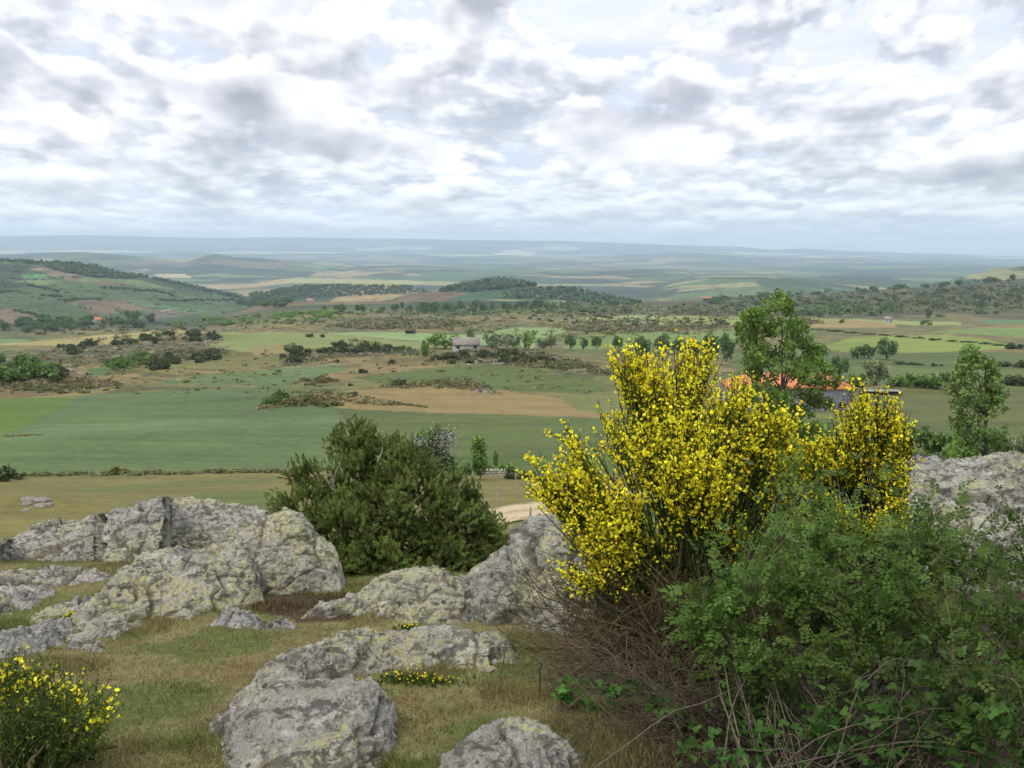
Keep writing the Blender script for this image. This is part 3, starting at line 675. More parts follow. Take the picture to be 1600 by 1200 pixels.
rock('broad pale cracked outcrop at the right edge',
     [(1430, 800), (1462, 742), (1490, 716), (1530, 706), (1570, 705), (1600, 712), (1660, 725), (1760, 800)], [(1430, 915), (1500, 925), (1600, 930), (1760, 925)], 1.3, 25, .45, .06, .055, .35, 1.0, .7, (.26, .25, .215))
# ------------------------------------------------------------------ leaf materials
M_leaf = mat_leaf('leaf', .6, .3, .22, .12)
M_yel = mat_leaf('petal', .55, .30, .08, .15)
M_needle = mat_leaf('needle', .6, .12, .2, .2)
M_bark = NT('bark'); _c = M_bark.attr(); M_bark = M_bark.out(M_bark.scale(_c, M_bark.ss(M_bark.noise(M_bark.pos(), 60, 6, .6), .3, .7, .6, 1.4)), .9)
M_dry = mat_leaf('dry_grass', .8, .2, .15, .1)
def jit(c, n, k=.18, hue=.06):
    c = np.asarray(c)[None]*(1+k*rng.uniform(-1, 1, (n, 1)))*(1+hue*rng.uniform(-1, 1, (n, 3))); return np.clip(c, 0, 1)
def ell(lobe):
    px, row, rx, ry, Y = lobe[:5]; c = P(px, row, Y); k = math.hypot(Y, c[2])/F
    return c, np.array([rx*k, (rx+ry)*.5*k*.9, ry*k])
def unit(n): d = rng.normal(size=(n, 3)); return d/np.linalg.norm(d, axis=1, keepdims=True)
def broom(label, base, lobes, group=None, fl=1.0, fsize=.021, name='broom_bush', dead=400, spray_col=(70, 84, 34)):
    root = thing(name, label, 'bush', tuple(base), group)
    ST_, FLp, FLd, TW = [], [], [], []
    base = np.array(base)
    for lb in lobes:
        c, r = ell(lb); n = int(lb[5]); fd = lb[6] if len(lb) > 6 else 1.
        d = unit(n); d[:, 2] = np.where(d[:, 2] < -.1, -d[:, 2]*rng.choice([1, -1], n, p=[.6, .4]), d[:, 2])
        rad = rng.uniform(.35, 1.0, n)**.5; out_ = rng.random(n) < .14; rad[out_] *= rng.uniform(1.05, 1.3, out_.sum())
        tip = c + d*r*rad[:, None]
        t0 = rng.uniform(.45, .85, (n, 1)); ax = c - base
        st = base + ax*t0 + (tip-c)*rng.uniform(.05, .45, (n, 1))*t0 + rng.normal(size=(n, 3))*.03
        # a shoot starts below its tip and leans with it
        st[:, 2] = np.minimum(st[:, 2], tip[:, 2]-.10)
        mid = (st+tip)/2 + np.array([0, 0, .05]) + rng.normal(size=(n, 3))*.02
        K = 7; pt = bez(st, mid, tip, K); ST_.append((pt, np.linspace(.0035, .0011, K)[None].repeat(n, 0)))
        # side twigs
        m = n*4; idx = rng.integers(0, n, m); t = rng.uniform(.35, .95, m); ii = np.clip((t*(K-1)).astype(int), 0, K-2)
        p0 = pt[idx, ii]; dr = pt[idx, ii+1]-pt[idx, ii]; dr /= np.linalg.norm(dr, axis=1, keepdims=True)
        L = rng.uniform(.05, .16, (m, 1)); q = dr + unit(m)*.45 + np.array([0, 0, .25]); q /= np.linalg.norm(q, axis=1, keepdims=True)
        p2 = p0+q*L; tw = bez(p0, (p0+p2)/2+dr*L*.1, p2, 4); TW.append((tw, np.linspace(.0014, .0008, 4)[None].repeat(m, 0)))
        # flowers sit along shoot ends and twigs in loose spikes
        pw_ = rng.random(n)**1.6+.05; pw_ /= pw_.sum(); k = int(n*9.5*fd*fl); idx = rng.choice(n, k, p=pw_); t = rng.uniform(.42, 1.0, k)*(K-1); i0 = np.clip(t.astype(int), 0, K-2); fr = (t-i0)[:, None]
        a = pt[idx, i0]*(1-fr)+pt[idx, i0+1]*fr; FLp.append(a+unit(k)*.012); dd = (pt[idx, i0+1]-pt[idx, i0]); dd /= np.linalg.norm(dd, axis=1, keepdims=True); FLd.append(dd+unit(k)*.9)
        qw_ = rng.random(m)**2.5+.02; qw_ /= qw_.sum(); k = int(m*2.2*fd*fl); idx = rng.choice(m, k, p=qw_); t = rng.uniform(.2, 1.0, k)[:, None]
        FLp.append(tw[idx, 0]*(1-t)+tw[idx, 3]*t+unit(k)*.01); FLd.append(unit(k)+np.array([0, 0, .5]))
    ax = np.concatenate([np.tile(ell(l)[0]-[0, 0, ell(l)[1][2]*.4], (3, 1)) for l in lobes if l[5] > 25]); n = len(ax)
    tipb = ax + rng.normal(size=(n, 3))*.06; s0 = base + rng.normal(size=(n, 3))*[.12, .10, .02]
    pb = wig(bez(s0, s0*.45+tipb*.55+rng.normal(size=(n, 3))*.08+[0, 0, -.03], tipb, 9), .03); rb = np.linspace(.014, .004, 9)[None].repeat(n, 0)*rng.uniform(.5, 1.1, (n, 1))
    v, f = tubes(pb - base, rb, 5); link_mesh('branch', v, f, M_bark, root, jit(rgb(82, 66, 46, .7), 1)[0])
    parts = []
    for pt, rr in ST_: v, f = tubes(pt-base, rr, 3); parts.append((v, f, jit(rgb(86, 104, 44, .6), len(pt)).repeat(pt.shape[1]*3, 0)))
    for pt, rr in TW: v, f = tubes(pt-base, rr, 3); parts.append((v, f, jit(rgb(*spray_col, .62), len(pt)).repeat(pt.shape[1]*3, 0)))
    # tiny green leaves on the twigs
    tp = np.concatenate([t[0].reshape(-1, 3) for t in TW]); n = int(len(tp)*1.3); pz = tp[rng.integers(0, len(tp), n)]+unit(n)*.008 - base
    v, f, c = inst(*LEAF, frames(unit(n)+[0, 0, .6]), pz, rng.uniform(.009, .017, n), jit(rgb(92, 112, 44, .62), n, .3)); parts.append((v, f, c))
    v, f, c = merge(parts); link_mesh('shoots', v, f, M_leaf, root, c)
    Pf = np.concatenate(FLp)-base; n = len(Pf)
    col = jit(np.array([.94, .86, .045]), n, .10, .03); col[rng.random(n) < .12] *= np.array([.9, .74, 1])
    v, f, c = inst(*FLOWER, frames(np.concatenate(FLd)), Pf, rng.uniform(.5, 1.15, n)*fsize, col); link_mesh('blossom', v, f, M_yel, root, c)
    if dead:
        n = dead; a = rng.normal(size=(n, 3))*[.30, .22, .05]+[0, 0, .05]; b = rng.normal(size=(n, 3))*[.42, .25, .10]+[0, 0, .42]; b[:, 2] = np.abs(b[:, 2])
        pt = wig(bez(a, (a+b)/2+rng.normal(size=(n, 3))*.08, b, 8), .05); v, f = tubes(pt, np.linspace(.004, .0012, 8)[None].repeat(n, 0)*rng.uniform(.5, 1.3, (n, 1)), 3)
        link_mesh('dead_twigs', v, f, M_bark, root, jit(rgb(104, 92, 60, .62), n, .35).repeat(24, 0))
    return root
gb = hit([1075, 1380, 1340], [1030, 960, 1010], 1.5, 14)
broom('large broom bush covered in yellow flowers, the tallest shrub in the foreground', gb[0],
      [(1035, 595, 82, 62, 5.5, 120), (985, 590, 40, 62, 5.4, 36), (1085, 560, 48, 42, 5.6, 38), (970, 545, 16, 26, 5.4, 5), (1065, 530, 6, 16, 5.5, 2),
       (1060, 690, 100, 70, 5.2, 150), (1150, 650, 62, 60, 5.4, 80), (1150, 600, 26, 24, 5.4, 14), (1090, 750, 78, 55, 5.0, 110), (960, 690, 50, 60, 5.5, 40, .8),
       (1215, 680, 48, 66, 5.5, 80), (1260, 718, 42, 40, 5.7, 44), (1200, 730, 60, 50, 5.5, 50, .5),
       (895, 765, 60, 52, 5.2, 66), (885, 695, 18, 42, 5.2, 20), (860, 770, 44, 34, 5.1, 40), (818, 722, 12, 12, 5.1, 2, 2), (950, 800, 62, 48, 5.1, 80), (925, 850, 56, 50, 5.0, 66), (905, 905, 34, 30, 4.9, 22, .8),
       (1010, 850, 70, 50, 5.2, 60, .25), (1130, 830, 60, 40, 5.2, 50, .3), (985, 900, 50, 34, 5.0, 30, .2), (1060, 900, 60, 40, 5.2, 30, .1)], fsize=.022, dead=1500)
broom('smaller yellow-flowered broom with bare stems, right of the large broom', gb[1],
      [(1370, 640, 40, 42, 5.6, 46, .8), (1330, 650, 34, 50, 5.5, 34, .8), (1312, 700, 30, 50, 5.5, 34, .8), (1400, 690, 30, 40, 5.6, 22, .7), (1415, 655, 22, 22, 5.5, 12), (1375, 730, 60, 50, 5.5, 60, .6),
       (1280, 720, 60, 40, 5.6, 50, .8), (1395, 780, 30, 60, 5.4, 46), (1270, 810, 50, 60, 5.2, 40, .5), (1340, 820, 70, 40, 5.2, 50, .6)], fsize=.021, dead=300)
# ------------------------------------------------------------------ dog rose, bramble, dead heath
def leafy(name, label, cat, base, lobes, canes, col, size=(.036, .092), group=None, cane_col=(98, 88, 72), tmpl=None, density=1.0, mat=None, clump=.058):
    base = np.array(base); root = thing(name, label, cat, tuple(base), group); parts = []; tips = []
    for lb in lobes:
        c, r = ell(lb); n = int(lb[5]*density); k = max(4, n//15)
        d = unit(k); d[:, 1] = np.where(d[:, 1] > .3, -d[:, 1], d[:, 1]); cc = c + d*r*(rng.uniform(.25, 1, (k, 1))**.45)
        tips.append(cc); ci = rng.integers(0, k, n); p = cc[ci] + rng.normal(size=(n, 3))*clump
        dr = unit(n) + [0, -.15, .35] + (p-c)/np.linalg.norm(r)*.8
        up = unit(n)*.5 + [0, -.25, 1.0]
        # leaf plane roughly level: local y is the leaf's upper side
        D = dr/np.linalg.norm(dr, axis=1, keepdims=True); R = frames(D, np.cross(up, D))
        R = np.stack([np.cross(up, D), up, D], -1); x = R[:, :, 0]; x /= np.linalg.norm(x, axis=1, keepdims=True); y = np.cross(D, x); R = np.stack([x, y, D], -1)
        parts.append(inst(*(tmpl or SPRAY), R, p-base, rng.uniform(*size, n), (jit(np.asarray(col)*(lb[6] if len(lb) > 6 else 1), k, .28, .08)[ci]*(1+.2*rng.uniform(-1, 1, (n, 1))))))
    v, f, c = merge(parts); link_mesh('foliage', v, f, mat or M_leaf, root, c)
    tips = np.concatenate(tips); n = canes; t = tips[rng.integers(0, len(tips), n)]
    s0 = base + rng.normal(size=(n, 3))*[.18, .12, .02]; midp = s0*.4+t*.6+[0, 0, .12]+rng.normal(size=(n, 3))*.10
    pt = wig(bez(s0, midp, t, 10), .035); v, f = tubes(pt-base, np.linspace(.0042, .0014, 10)[None].repeat(n, 0)*rng.uniform(.4, 1.2, (n, 1)), 4)
    link_mesh('canes', v, f, M_bark, root, jit(rgb(*cane_col, .62), n, .35).repeat(40, 0))
    return root
ROSE = rgb(90, 118, 50, .62)
gr = hit([1330, 1480, 1120, 940, 1230], [1130, 1260, 1150, 1105, 1240], 1.2, 14)
leafy('rose_bush', 'green dog rose bush spreading in front of the brooms, with grey canes', 'bush', gr[0],
      [(1230, 775, 70, 28, 4.7, 80), (1340, 765, 60, 22, 4.8, 40), (1190, 850, 60, 40, 4.5, 70), (1260, 860, 80, 45, 4.4, 230), (1380, 830, 90, 40, 4.5, 230), (1170, 945, 95, 50, 4.1, 330), (1320, 925, 110, 65, 4.1, 480),
       (1130, 980, 55, 40, 4.1, 110), (1250, 1050, 110, 60, 3.8, 260, .8), (1400, 1010, 80, 60, 3.8, 260, .8), (1450, 870, 80, 40, 4.3, 170)], 80, ROSE)
leafy('rose_bush', 'green dog rose bush in the bottom right corner with dark gaps and red-brown canes', 'bush', gr[1],
      [(1530, 880, 90, 40, 4.2, 200), (1580, 840, 50, 30, 4.3, 90), (1590, 1010, 50, 60, 3.6, 170), (1480, 950, 80, 50, 3.9, 190), (1570, 960, 80, 55, 3.7, 200), (1540, 1060, 90, 55, 3.4, 130, .8), (1500, 1150, 60, 50, 3.2, 60, .7), (1620, 1120, 60, 80, 3.3, 90, .8), (1450, 1080, 60, 50, 3.5, 60, .7)],
      40, rgb(88, 112, 48, .60), (.036, .08), cane_col=(110, 92, 74))
BR = (np.concatenate([LEAF[0]*[1.5, 1, 1]*.75, (LEAF[0]*[1.5, 1, 1]*.65)@np.array([[0, 0, -1], [0, 1, 0], [1, 0, 0]]).T, (LEAF[0]*[1.5, 1, 1]*.65)@np.array([[0, 0, 1], [0, 1, 0], [-1, 0, 0]]).T]), [np.concatenate([LEAF[1][0], LEAF[1][0]+5, LEAF[1][0]+10])])
leafy('bramble', 'low bramble with broad leaves creeping over dead twigs below the broom', 'bramble', gr[3],
      [(930, 1085, 52, 20, 4.3, 70), (1000, 1090, 40, 20, 4.3, 40), (1060, 1110, 50, 20, 4.1, 30)], 24, rgb(84, 122, 52, .62), (.03, .05), tmpl=BR, clump=.03)
leafy('bramble', 'dark green bramble under the rose bush at the bottom edge', 'bramble', gr[4],
      [(1160, 1110, 70, 40, 3.8, 90), (1130, 1170, 70, 30, 3.5, 50), (1260, 1150, 90, 40, 3.5, 110), (1380, 1140, 90, 50, 3.4, 190), (1540, 1160, 80, 50, 3.2, 120), (1480, 1080, 80, 40, 3.4, 110), (1180, 1060, 70, 40, 3.9, 90), (1100, 930, 40, 25, 4.6, 40), (1150, 900, 40, 30, 4.7, 30)], 50, rgb(72, 108, 44, .6), (.028, .048), tmpl=BR, clump=.05)
def twig_bush(label, base, targets, n, r0, col, spread=.12, K=9, name='dead_bush'):
    base = np.array(base); root = thing(name, label, 'dead bush', tuple(base)); tg = np.array([P(*t) for t in targets])
    i = rng.integers(0, len(tg), n); e = tg[i]*1 + rng.normal(size=(n, 3))*spread; s0 = base + rng.normal(size=(n, 3))*[.10, .10, .02]
    e = s0 + (e-s0)*rng.uniform(.45, 1.05, (n, 1)); m = (s0+e)/2 + rng.normal(size=(n, 3))*.05+[0, 0, .05]
    pt = wig(bez(s0, m, e, K), .10); v1, f1 = tubes(pt-base, np.linspace(r0, r0*.3, K)[None].repeat(n, 0)*rng.uniform(.5, 1.3, (n, 1)), 3)
    link_mesh('stems', v1, f1, M_bark, root, jit(rgb(*col, .62), n, .35).repeat(K*3, 0))
    m = n*4; i = rng.integers(0, n, m); j = rng.integers(3, K-1, m); p0 = pt[i, j]; d = pt[i, j+1]-pt[i, j]; d /= np.linalg.norm(d, axis=1, keepdims=True)
    q = d+unit(m)*.5; p2 = p0+q*rng.uniform(.05, .16, (m, 1)); tw = wig(bez(p0, (p0+p2)/2, p2, 4), .01); v, f = tubes(tw-base, np.linspace(.0012, .0006, 4)[None].repeat(m, 0), 3)
    link_mesh('twigs', v, f, M_bark, root, jit(rgb(*col, .62), m, .35).repeat(12, 0))
    return root
gd = hit([1010, 1120, 1330, 1250], [1065, 1150, 1215, 1150], 1.2, 14)
twig_bush('grey-brown dead broom fanning out to the left below the yellow broom', gd[0],
          [(830, 990, 5.0), (810, 1030, 4.8), (840, 1060, 4.6), (880, 950, 5.2), (870, 1000, 4.9), (930, 930, 5.2), (900, 1040, 4.6), (960, 960, 5.0), (1000, 940, 5.1), (850, 1020, 4.7)], 250, .0028, (126, 112, 88))
twig_bush('tangle of grey dead branches in front of the broom, beside the bramble', gd[1],
          [(900, 1110, 4.1), (930, 1080, 4.2), (980, 1060, 4.2), (1000, 1150, 3.7), (960, 1130, 3.8), (1080, 1030, 4.2), (1150, 1020, 4.1), (1220, 1080, 3.8), (1060, 1190, 3.4), (1000, 1020, 4.5)], 110, .003, (92, 80, 66), .14)
twig_bush('grey dead branches showing through the rose bush at the bottom edge', gd[2],
          [(1180, 1130, 3.5), (1230, 1040, 3.7), (1300, 1060, 3.6), (1400, 1000, 3.6), (1450, 1080, 3.4), (1520, 1020, 3.4), (1580, 1100, 3.2), (1130, 1190, 3.3), (1480, 1170, 3.1), (1170, 960, 4.0), (1560, 930, 3.8)], 80, .0032, (92, 82, 68), .16)
# ------------------------------------------------------------------ juniper
def juniper():
    base = hit([610], [935], 8.0, 14)[0]; base = np.array([P(610, 945, 9.6)[0], 9.6, 0.]); base[2] = hf(base[0], base[1])
    root = thing('juniper', 'dark olive juniper bush behind the rocks, left of the yellow broom', 'bush', tuple(base))
    L = [(548, 690, 26, 36, 9.8, 500), (590, 712, 30, 30, 9.7, 300), (632, 730, 34, 36, 9.4, 500), (560, 760, 60, 46, 9.5, 1000), (492, 745, 30, 22, 9.5, 160), (480, 785, 48, 22, 9.4, 300), (650, 790, 80, 55, 9.2, 1600),
         (560, 830, 80, 55, 9.1, 1500), (460, 800, 30, 18, 9.4, 120), (700, 830, 70, 55, 9.2, 1300), (740, 800, 24, 36, 9.5, 260), (765, 812, 14, 12, 9.4, 60), (640, 870, 100, 45, 8.9, 1500), (540, 890, 70, 40, 8.9, 900), (740, 860, 36, 40, 9.2, 500), (590, 920, 60, 22, 8.8, 500)]
    parts = []; cs = []
    for lb in L:
        c, r = ell(lb); n = int(lb[5]*1.25); k = max(5, n//34); d = unit(k); cc = c + d*r*(rng.uniform(.3, 1, (k, 1))**.4); cs.append(cc)
        i = rng.integers(0, k, n); p = cc[i] + rng.normal(size=(n, 3))*[.06, .06, .05]
        out = (cc[i]-c)/r; dr = out*.9 + unit(n)*.55 + [0, -.1, .55]
        lo = jit(rgb(100, 116, 56, .95), k, .35, .05)[i]*(1+.2*rng.uniform(-1, 1, (n, 1))); br = rng.random(n) < .05; lo[br] = jit(rgb(120, 100, 60, .6), br.sum(), .2)*1.2
        parts.append(inst(*NEEDLE, frames(dr), p-base, rng.uniform(.05, .085, n)[:, None]*np.array([1.35, 1.35, 1.0]), lo))
    v, f, c = merge(parts); link_mesh('foliage', v, f, M_needle, root, c)
    cs = np.concatenate(cs); n = 120; t = cs[rng.integers(0, len(cs), n)]; s0 = base+rng.normal(size=(n, 3))*[.15, .15, .02]
    pt = wig(bez(s0, s0*.5+t*.5+rng.normal(size=(n, 3))*.1, t, 8), .05); v, f = tubes(pt-base, np.linspace(.018, .003, 8)[None].repeat(n, 0)*rng.uniform(.5, 1, (n, 1)), 5)
    link_mesh('branch', v, f, M_bark, root, jit(rgb(96, 76, 60, .6), n, .3).repeat(40, 0))
    # bleached dead branches
    D = [((525, 770), (505, 705)), ((520, 760), (530, 712)), ((520, 765), (498, 735)), ((568, 870), (562, 828)), ((545, 680), (531, 652)), ((590, 720), (600, 668)), ((555, 880), (540, 862))]
    A0 = np.array([P(a[0], a[1], 9.2) for a, b in D]); B0 = np.array([P(b[0], b[1], 9.15) for a, b in D])
    
    pt = wig(bez(A0, (A0+B0)/2, B0, 7), .025); v, f = tubes(pt-base, np.linspace(.007, .0025, 7)[None].repeat(len(A0), 0), 4)
    link_mesh('dead_branch', v, f, M_bark, root, rgb(176, 168, 156, .7))
juniper()
# small broom bottom left
g0 = hit([40], [1240], 1.2, 10)[0]
broom('small broom with few yellow flowers at the bottom left corner', g0,
      [(35, 1085, 40, 45, 3.7, 34, .5), (20, 1060, 24, 30, 3.7, 12, .7), (105, 1090, 30, 34, 3.7, 20, .7), (150, 1115, 24, 32, 3.6, 12, .8), (60, 1145, 80, 45, 3.5, 60, .02), (20, 1170, 80, 55, 3.4, 60, .03), (115, 1175, 50, 36, 3.4, 36, .01), (165, 1140, 12, 20, 3.5, 5, .8)],
      fsize=.019, dead=0, spray_col=(74, 92, 50), fl=.55)
# ------------------------------------------------------------------ turf: grass, ground flowers
def grass():
    n = 330000; Y = 2.4 + 6.4*rng.random(n)**1.25; px = rng.uniform(-150, 1150, n); x = (px-800)/F*(Y*CT+1.9*ST)
    z = hf(x, Y); v = np.stack([x, Y, z], -1); c = terrain_color(v)
    tall = sm(fb2(x, Y, 2.2, 3, 88), -.1, .4)
    keep = (rng.random(n) < .35+.65*tall); v, c, tall = v[keep], c[keep], tall[keep]; n = len(v)
    straw = rng.random(n) < .16; c = c*1.12; c[straw] = rgb(160, 142, 102, .62)
    c = c*(1+.45*rng.uniform(-1, 1, (n, 1)))
    h = rng.uniform(.012, .03, n)*(1+.9*tall); sz = np.stack([rng.uniform(.0022, .0042, n), h, h], -1)
    vv, f, cc = inst(*BLADE, frames(unit(n)*.55+[0, 0, 1.]), v-[0, 0, .003], sz, np.clip(c, 0, 1))
    tag(link_mesh('grass', vv, f, M_dry, col=cc), kind='stuff')
grass()
def flowerpatch(label, px, row, rx, ry, n, group='low yellow-flowered cushions on the turf'):
    c = hit([px], [row], 1.2, 14)[0]; root = thing('flower_clump', label, 'flowers', tuple(c), group)
    k = math.hypot(c[1], c[2])/F; m = n*6; x = rng.normal(size=m)*rx*k*.5; y = rng.normal(size=m)*ry*k*1.3; 
    b = np.stack([x, y, hf(c[0]+x, c[1]+y)-c[2]], -1)
    v, f, cc = inst(*LEAF, frames(unit(m)*.6+[0, 0, 1]), b, rng.uniform(.015, .035, m), jit(rgb(84, 104, 42, .6), m, .3)); link_mesh('leaves', v, f, M_leaf, root, cc)
    p = b[:n]+np.stack([np.zeros(n), np.zeros(n), rng.uniform(.02, .045, n)], -1)
    v, f, cc = inst(*FLOWER, frames(unit(n)+[0, -.3, .8]), p, rng.uniform(.009, .015, n), jit(np.array([.90, .74, .03]), n)); link_mesh('blossom', v, f, M_yel, root, cc)
flowerpatch('strip of yellow ground flowers on the turf behind the largest foreground rock', 650, 1066, 60, 10, 45)
flowerpatch('cushion of yellow ground flowers at the foot of the pointed boulder', 357, 941, 22, 8, 36)
flowerpatch('yellow ground flowers growing on the sloping rock at the left', 114, 968, 16, 10, 40)
flowerpatch('yellow ground flowers in front of the yellow-green topped rock', 640, 984, 18, 6, 16)
# ------------------------------------------------------------------ trees with modelled crowns
M_far = mat_leaf('tree_leaf', .6, .2, .18, .2, 1.5)
def crown(centers, rads, n, size, col, base, var=.28, low=.5):
    i = rng.choice(len(centers), n, p=rads**2/(rads**2).sum()); d = unit(n); p = centers[i] + d*rads[i][:, None]*(rng.uniform(0, 1, (n, 1))**.45)
    cl = jit(col, len(centers), var, .05)[i]*(1+.15*rng.uniform(-1, 1, (n, 1)))
    R = frames(d*.5+unit(n)*.7+[0, 0, .35]); return inst(np.array([[-.5, 0, -.5], [.5, .12, -.35], [.45, 0, .5], [-.4, .15, .45]]), [np.array([[0, 1, 2, 3]])], R, p-base, rng.uniform(.6, 1.3, n)*size, cl)
def profile_tree(name, label, Y, prof, basepx, col, nclump, nleaf, leaf, clr, group=None, bark=(96, 88, 74), hole=.0):
    """crown outline as (row, left px, right px) seen at distance Y"""
    rows = np.array([p[0] for p in prof], float); b = P(basepx, rows[-1], Y); b[2] = hf(b[0], b[1])
    root = thing(name, label, 'tree', tuple(b), group); r = rng.uniform(rows[0], rows[-1], nclump)
    w = np.interp(r, rows, [p[2]-p[1] for p in prof]); keep = rng.random(nclump) < w/w.max()*.85+.15; r = r[keep]; w = w[keep]
    l = np.interp(r, rows, [p[1] for p in prof]); a = rng.uniform(0, 2*math.pi, len(r)); q = rng.uniform(.15, 1, len(r))**.5
    hw = np.maximum(w/2-clr*F/Y*.35, 2); px = l+w/2+np.cos(a)*q*hw; yy = Y+np.sin(a)*q*hw*Y/F
    c = P(px, r, yy); rad = clr*rng.uniform(.55, 1.15, len(r))
    v, f, cc = crown(c, rad, nleaf, leaf, col, b); link_mesh('crown', v, f, M_far, root, cc)
    top = P(basepx, rows[0]+(rows[-1]-rows[0])*.12, Y); n = 7
    parts = []; pt = np.array([b+(top-b)*t for t in np.linspace(0, 1, 9)])[None]; pt = wig(pt, .15*clr); hh = top[2]-b[2]
    parts.append(tubes(pt-b, np.linspace(hh*.016, hh*.003, 9)[None], 7)+(rgb(*bark, .65),)); v, f, cc = merge(parts); link_mesh('trunk', v, f, M_bark, root, cc, smooth=True)
    k = rng.choice(len(c), min(26, len(c)), replace=False); e = c[k]; t = np.clip((e[:, 2]-b[2])/hh*.75-.05, .05, .9); s0 = b+(top-b)*t[:, None]
    pt = wig(bez(s0, (s0+e)/2+[0, 0, -.04*hh], e, 6), .05*clr); v, f = tubes(pt-b, np.linspace(hh*.006, hh*.0015, 6)[None].repeat(len(e), 0), 4)
    link_mesh('limbs', v, f, M_bark, root, rgb(*bark, .65))
    return root
profile_tree('poplar', 'tall green poplar standing in front of the orange-roofed barn', 66,
    [(458, 1205, 1222), (470, 1188, 1240), (500, 1152, 1256), (530, 1140, 1280), (560, 1134, 1302), (590, 1142, 1320), (620, 1152, 1312), (650, 1170, 1290), (690, 1180, 1280), (770, 1190, 1270)], 1222, rgb(104, 130, 58, .95), 400, 24000, .14, .52)
profile_tree('poplar', 'light green young poplar at the right edge above the pale outcrop', 62,
    [(546, 1498, 1520), (560, 1494, 1548), (590, 1484, 1572), (620, 1478, 1578), (650, 1480, 1582), (680, 1490, 1578), (710, 1495, 1570), (790, 1500, 1560)], 1540, rgb(106, 130, 68, .95), 250, 12000, .13, .45)
hb = 105
def hawthorn():
    r = profile_tree('hawthorn', 'hawthorn with white blossom at the field edge behind the juniper', 100, [(672, 668, 700), (684, 640, 712), (705, 630, 714), (725, 640, 712), (740, 650, 705)], 680, rgb(96, 120, 62, .9), 70, 5000, .22, .8)
    b = np.array(r.location); n = 900; px = np.concatenate([rng.normal(655, 9, n//3), rng.normal(694, 10, n*2//3)]); row = np.concatenate([rng.normal(692, 5, n//3), rng.normal(692, 12, n*2//3)])
    p = P(px, row, 98.4+rng.normal(size=n)*.5); v, f, c = inst(np.array([[-.5, 0, -.5], [.5, .1, -.5], [.5, 0, .5], [-.5, .1, .5]]), [np.array([[0, 1, 2, 3]])], frames(unit(n)), p-b, rng.uniform(.10, .2, n), jit(rgb(190, 190, 176, .5), n, .1))
    link_mesh('blossom', v, f, M_far, r, c)
hawthorn()
profile_tree('sapling', 'slim light green sapling right of the white-flowered hawthorn', 103, [(683, 744, 756), (695, 739, 760), (712, 738, 761), (728, 741, 758), (738, 744, 756)], 750, rgb(116, 148, 70, .9), 40, 2600, .2, .6)
# ------------------------------------------------------------------ shrubs and trees of the plain: shared meshes, one object each
def shrub_mesh(name, col, nq, size, flat=.75, nc=9, trunk=False, spots=None):
    k = nc; c = unit(k)*[.62, .62, .40*flat]+[0, 0, .55*flat+(.25 if trunk else 0)]; rad = rng.uniform(.26, .46, k)
    v, f, cc = crown(c, rad, nq, size, col, np.zeros(3), .35)
    parts = [(v, f, cc)]
    if spots is not None:
        v, f, cc = crown(c, rad*1.04, nq//3, size*.8, spots, np.zeros(3), .1); parts.append((v, f, cc))
    if trunk:
        pt = np.array([[[0, 0, -.1], [.02, 0, .2], [0, .01, .5], [.02, 0, .8]]]); v, f = tubes(pt, np.array([[.06, .05, .035, .02]]), 5); parts.append((v, [f], rgb(80, 70, 56, .6)))
    v, f, cc = merge(parts); o = link_mesh(name, v, f, M_far, col=cc); me = o.data; bpy.data.objects.remove(o); return me
KIND = {
 'dark': [shrub_mesh('scrub_bush', rgb(80, 90, 50, .80), 420, .17, .6) for _ in range(3)],
 'olive': [shrub_mesh('scrub_bush', rgb(112, 112, 70, .85), 380, .17, .5) for _ in range(3)],
 'green': [shrub_mesh('green_bush', rgb(98, 124, 60, .85), 420, .17, .8) for _ in range(3)],
 'tree': [shrub_mesh('field_tree', rgb(88, 110, 60, .90), 700, .14, 1.0, 14, True) for _ in range(3)],
 'bright': [shrub_mesh('field_tree', rgb(118, 146, 66, .9), 700, .14, 1.0, 14, True) for _ in range(2)],
 'grey': [shrub_mesh('field_tree', rgb(116, 128, 88, .9), 600, .14, 1.0, 14, True) for _ in range(2)],
 'gorse': [shrub_mesh('gorse_bush', rgb(104, 104, 52, .8), 300, .17, .6, spots=rgb(190, 160, 30, .6)) for _ in range(2)],
 'white': [shrub_mesh('white_bush', rgb(108, 122, 76, .85), 400, .16, .8, spots=rgb(205, 205, 190, .6)) for _ in range(1)],
}
CAT = {'dark': ('scrub_bush', 'bush'), 'olive': ('scrub_bush', 'bush'), 'green': ('green_bush', 'bush'), 'tree': ('field_tree', 'tree'), 'bright': ('field_tree', 'tree'), 'grey': ('field_tree', 'tree'), 'gorse': ('gorse_bush', 'bush'), 'white': ('white_bush', 'bush')}
ORD = ['leftmost', 'second from left', 'third from left', 'fourth from left', 'fifth from left', 'sixth from left', 'seventh from left', 'eighth from left', 'ninth from left', 'tenth from left', 'eleventh from left', 'rightmost']
PENDING = []
def plant(kind, pts, label, group):
    """pts: (px, base row, width px, height px)"""
    pts = np.array(sorted(map(tuple, pts)), float); q = hit(pts[:, 0], pts[:, 1], 20, 31000); n = len(pts)
    for i, ((px, row, w, h), g) in enumerate(zip(pts, q)):
        lb = label
        if 1 < n <= 12 and len(label.split()) <= 13: lb = label + ', ' + ('rightmost' if i == n-1 else ORD[i])
        PENDING.append((kind, random.choice(KIND[kind]), g, w*random.uniform(.85, 1.4), h*random.uniform(.75, 1.12), lb, group if n > 1 else None, w*h if -20 < px < 1620 else 0))
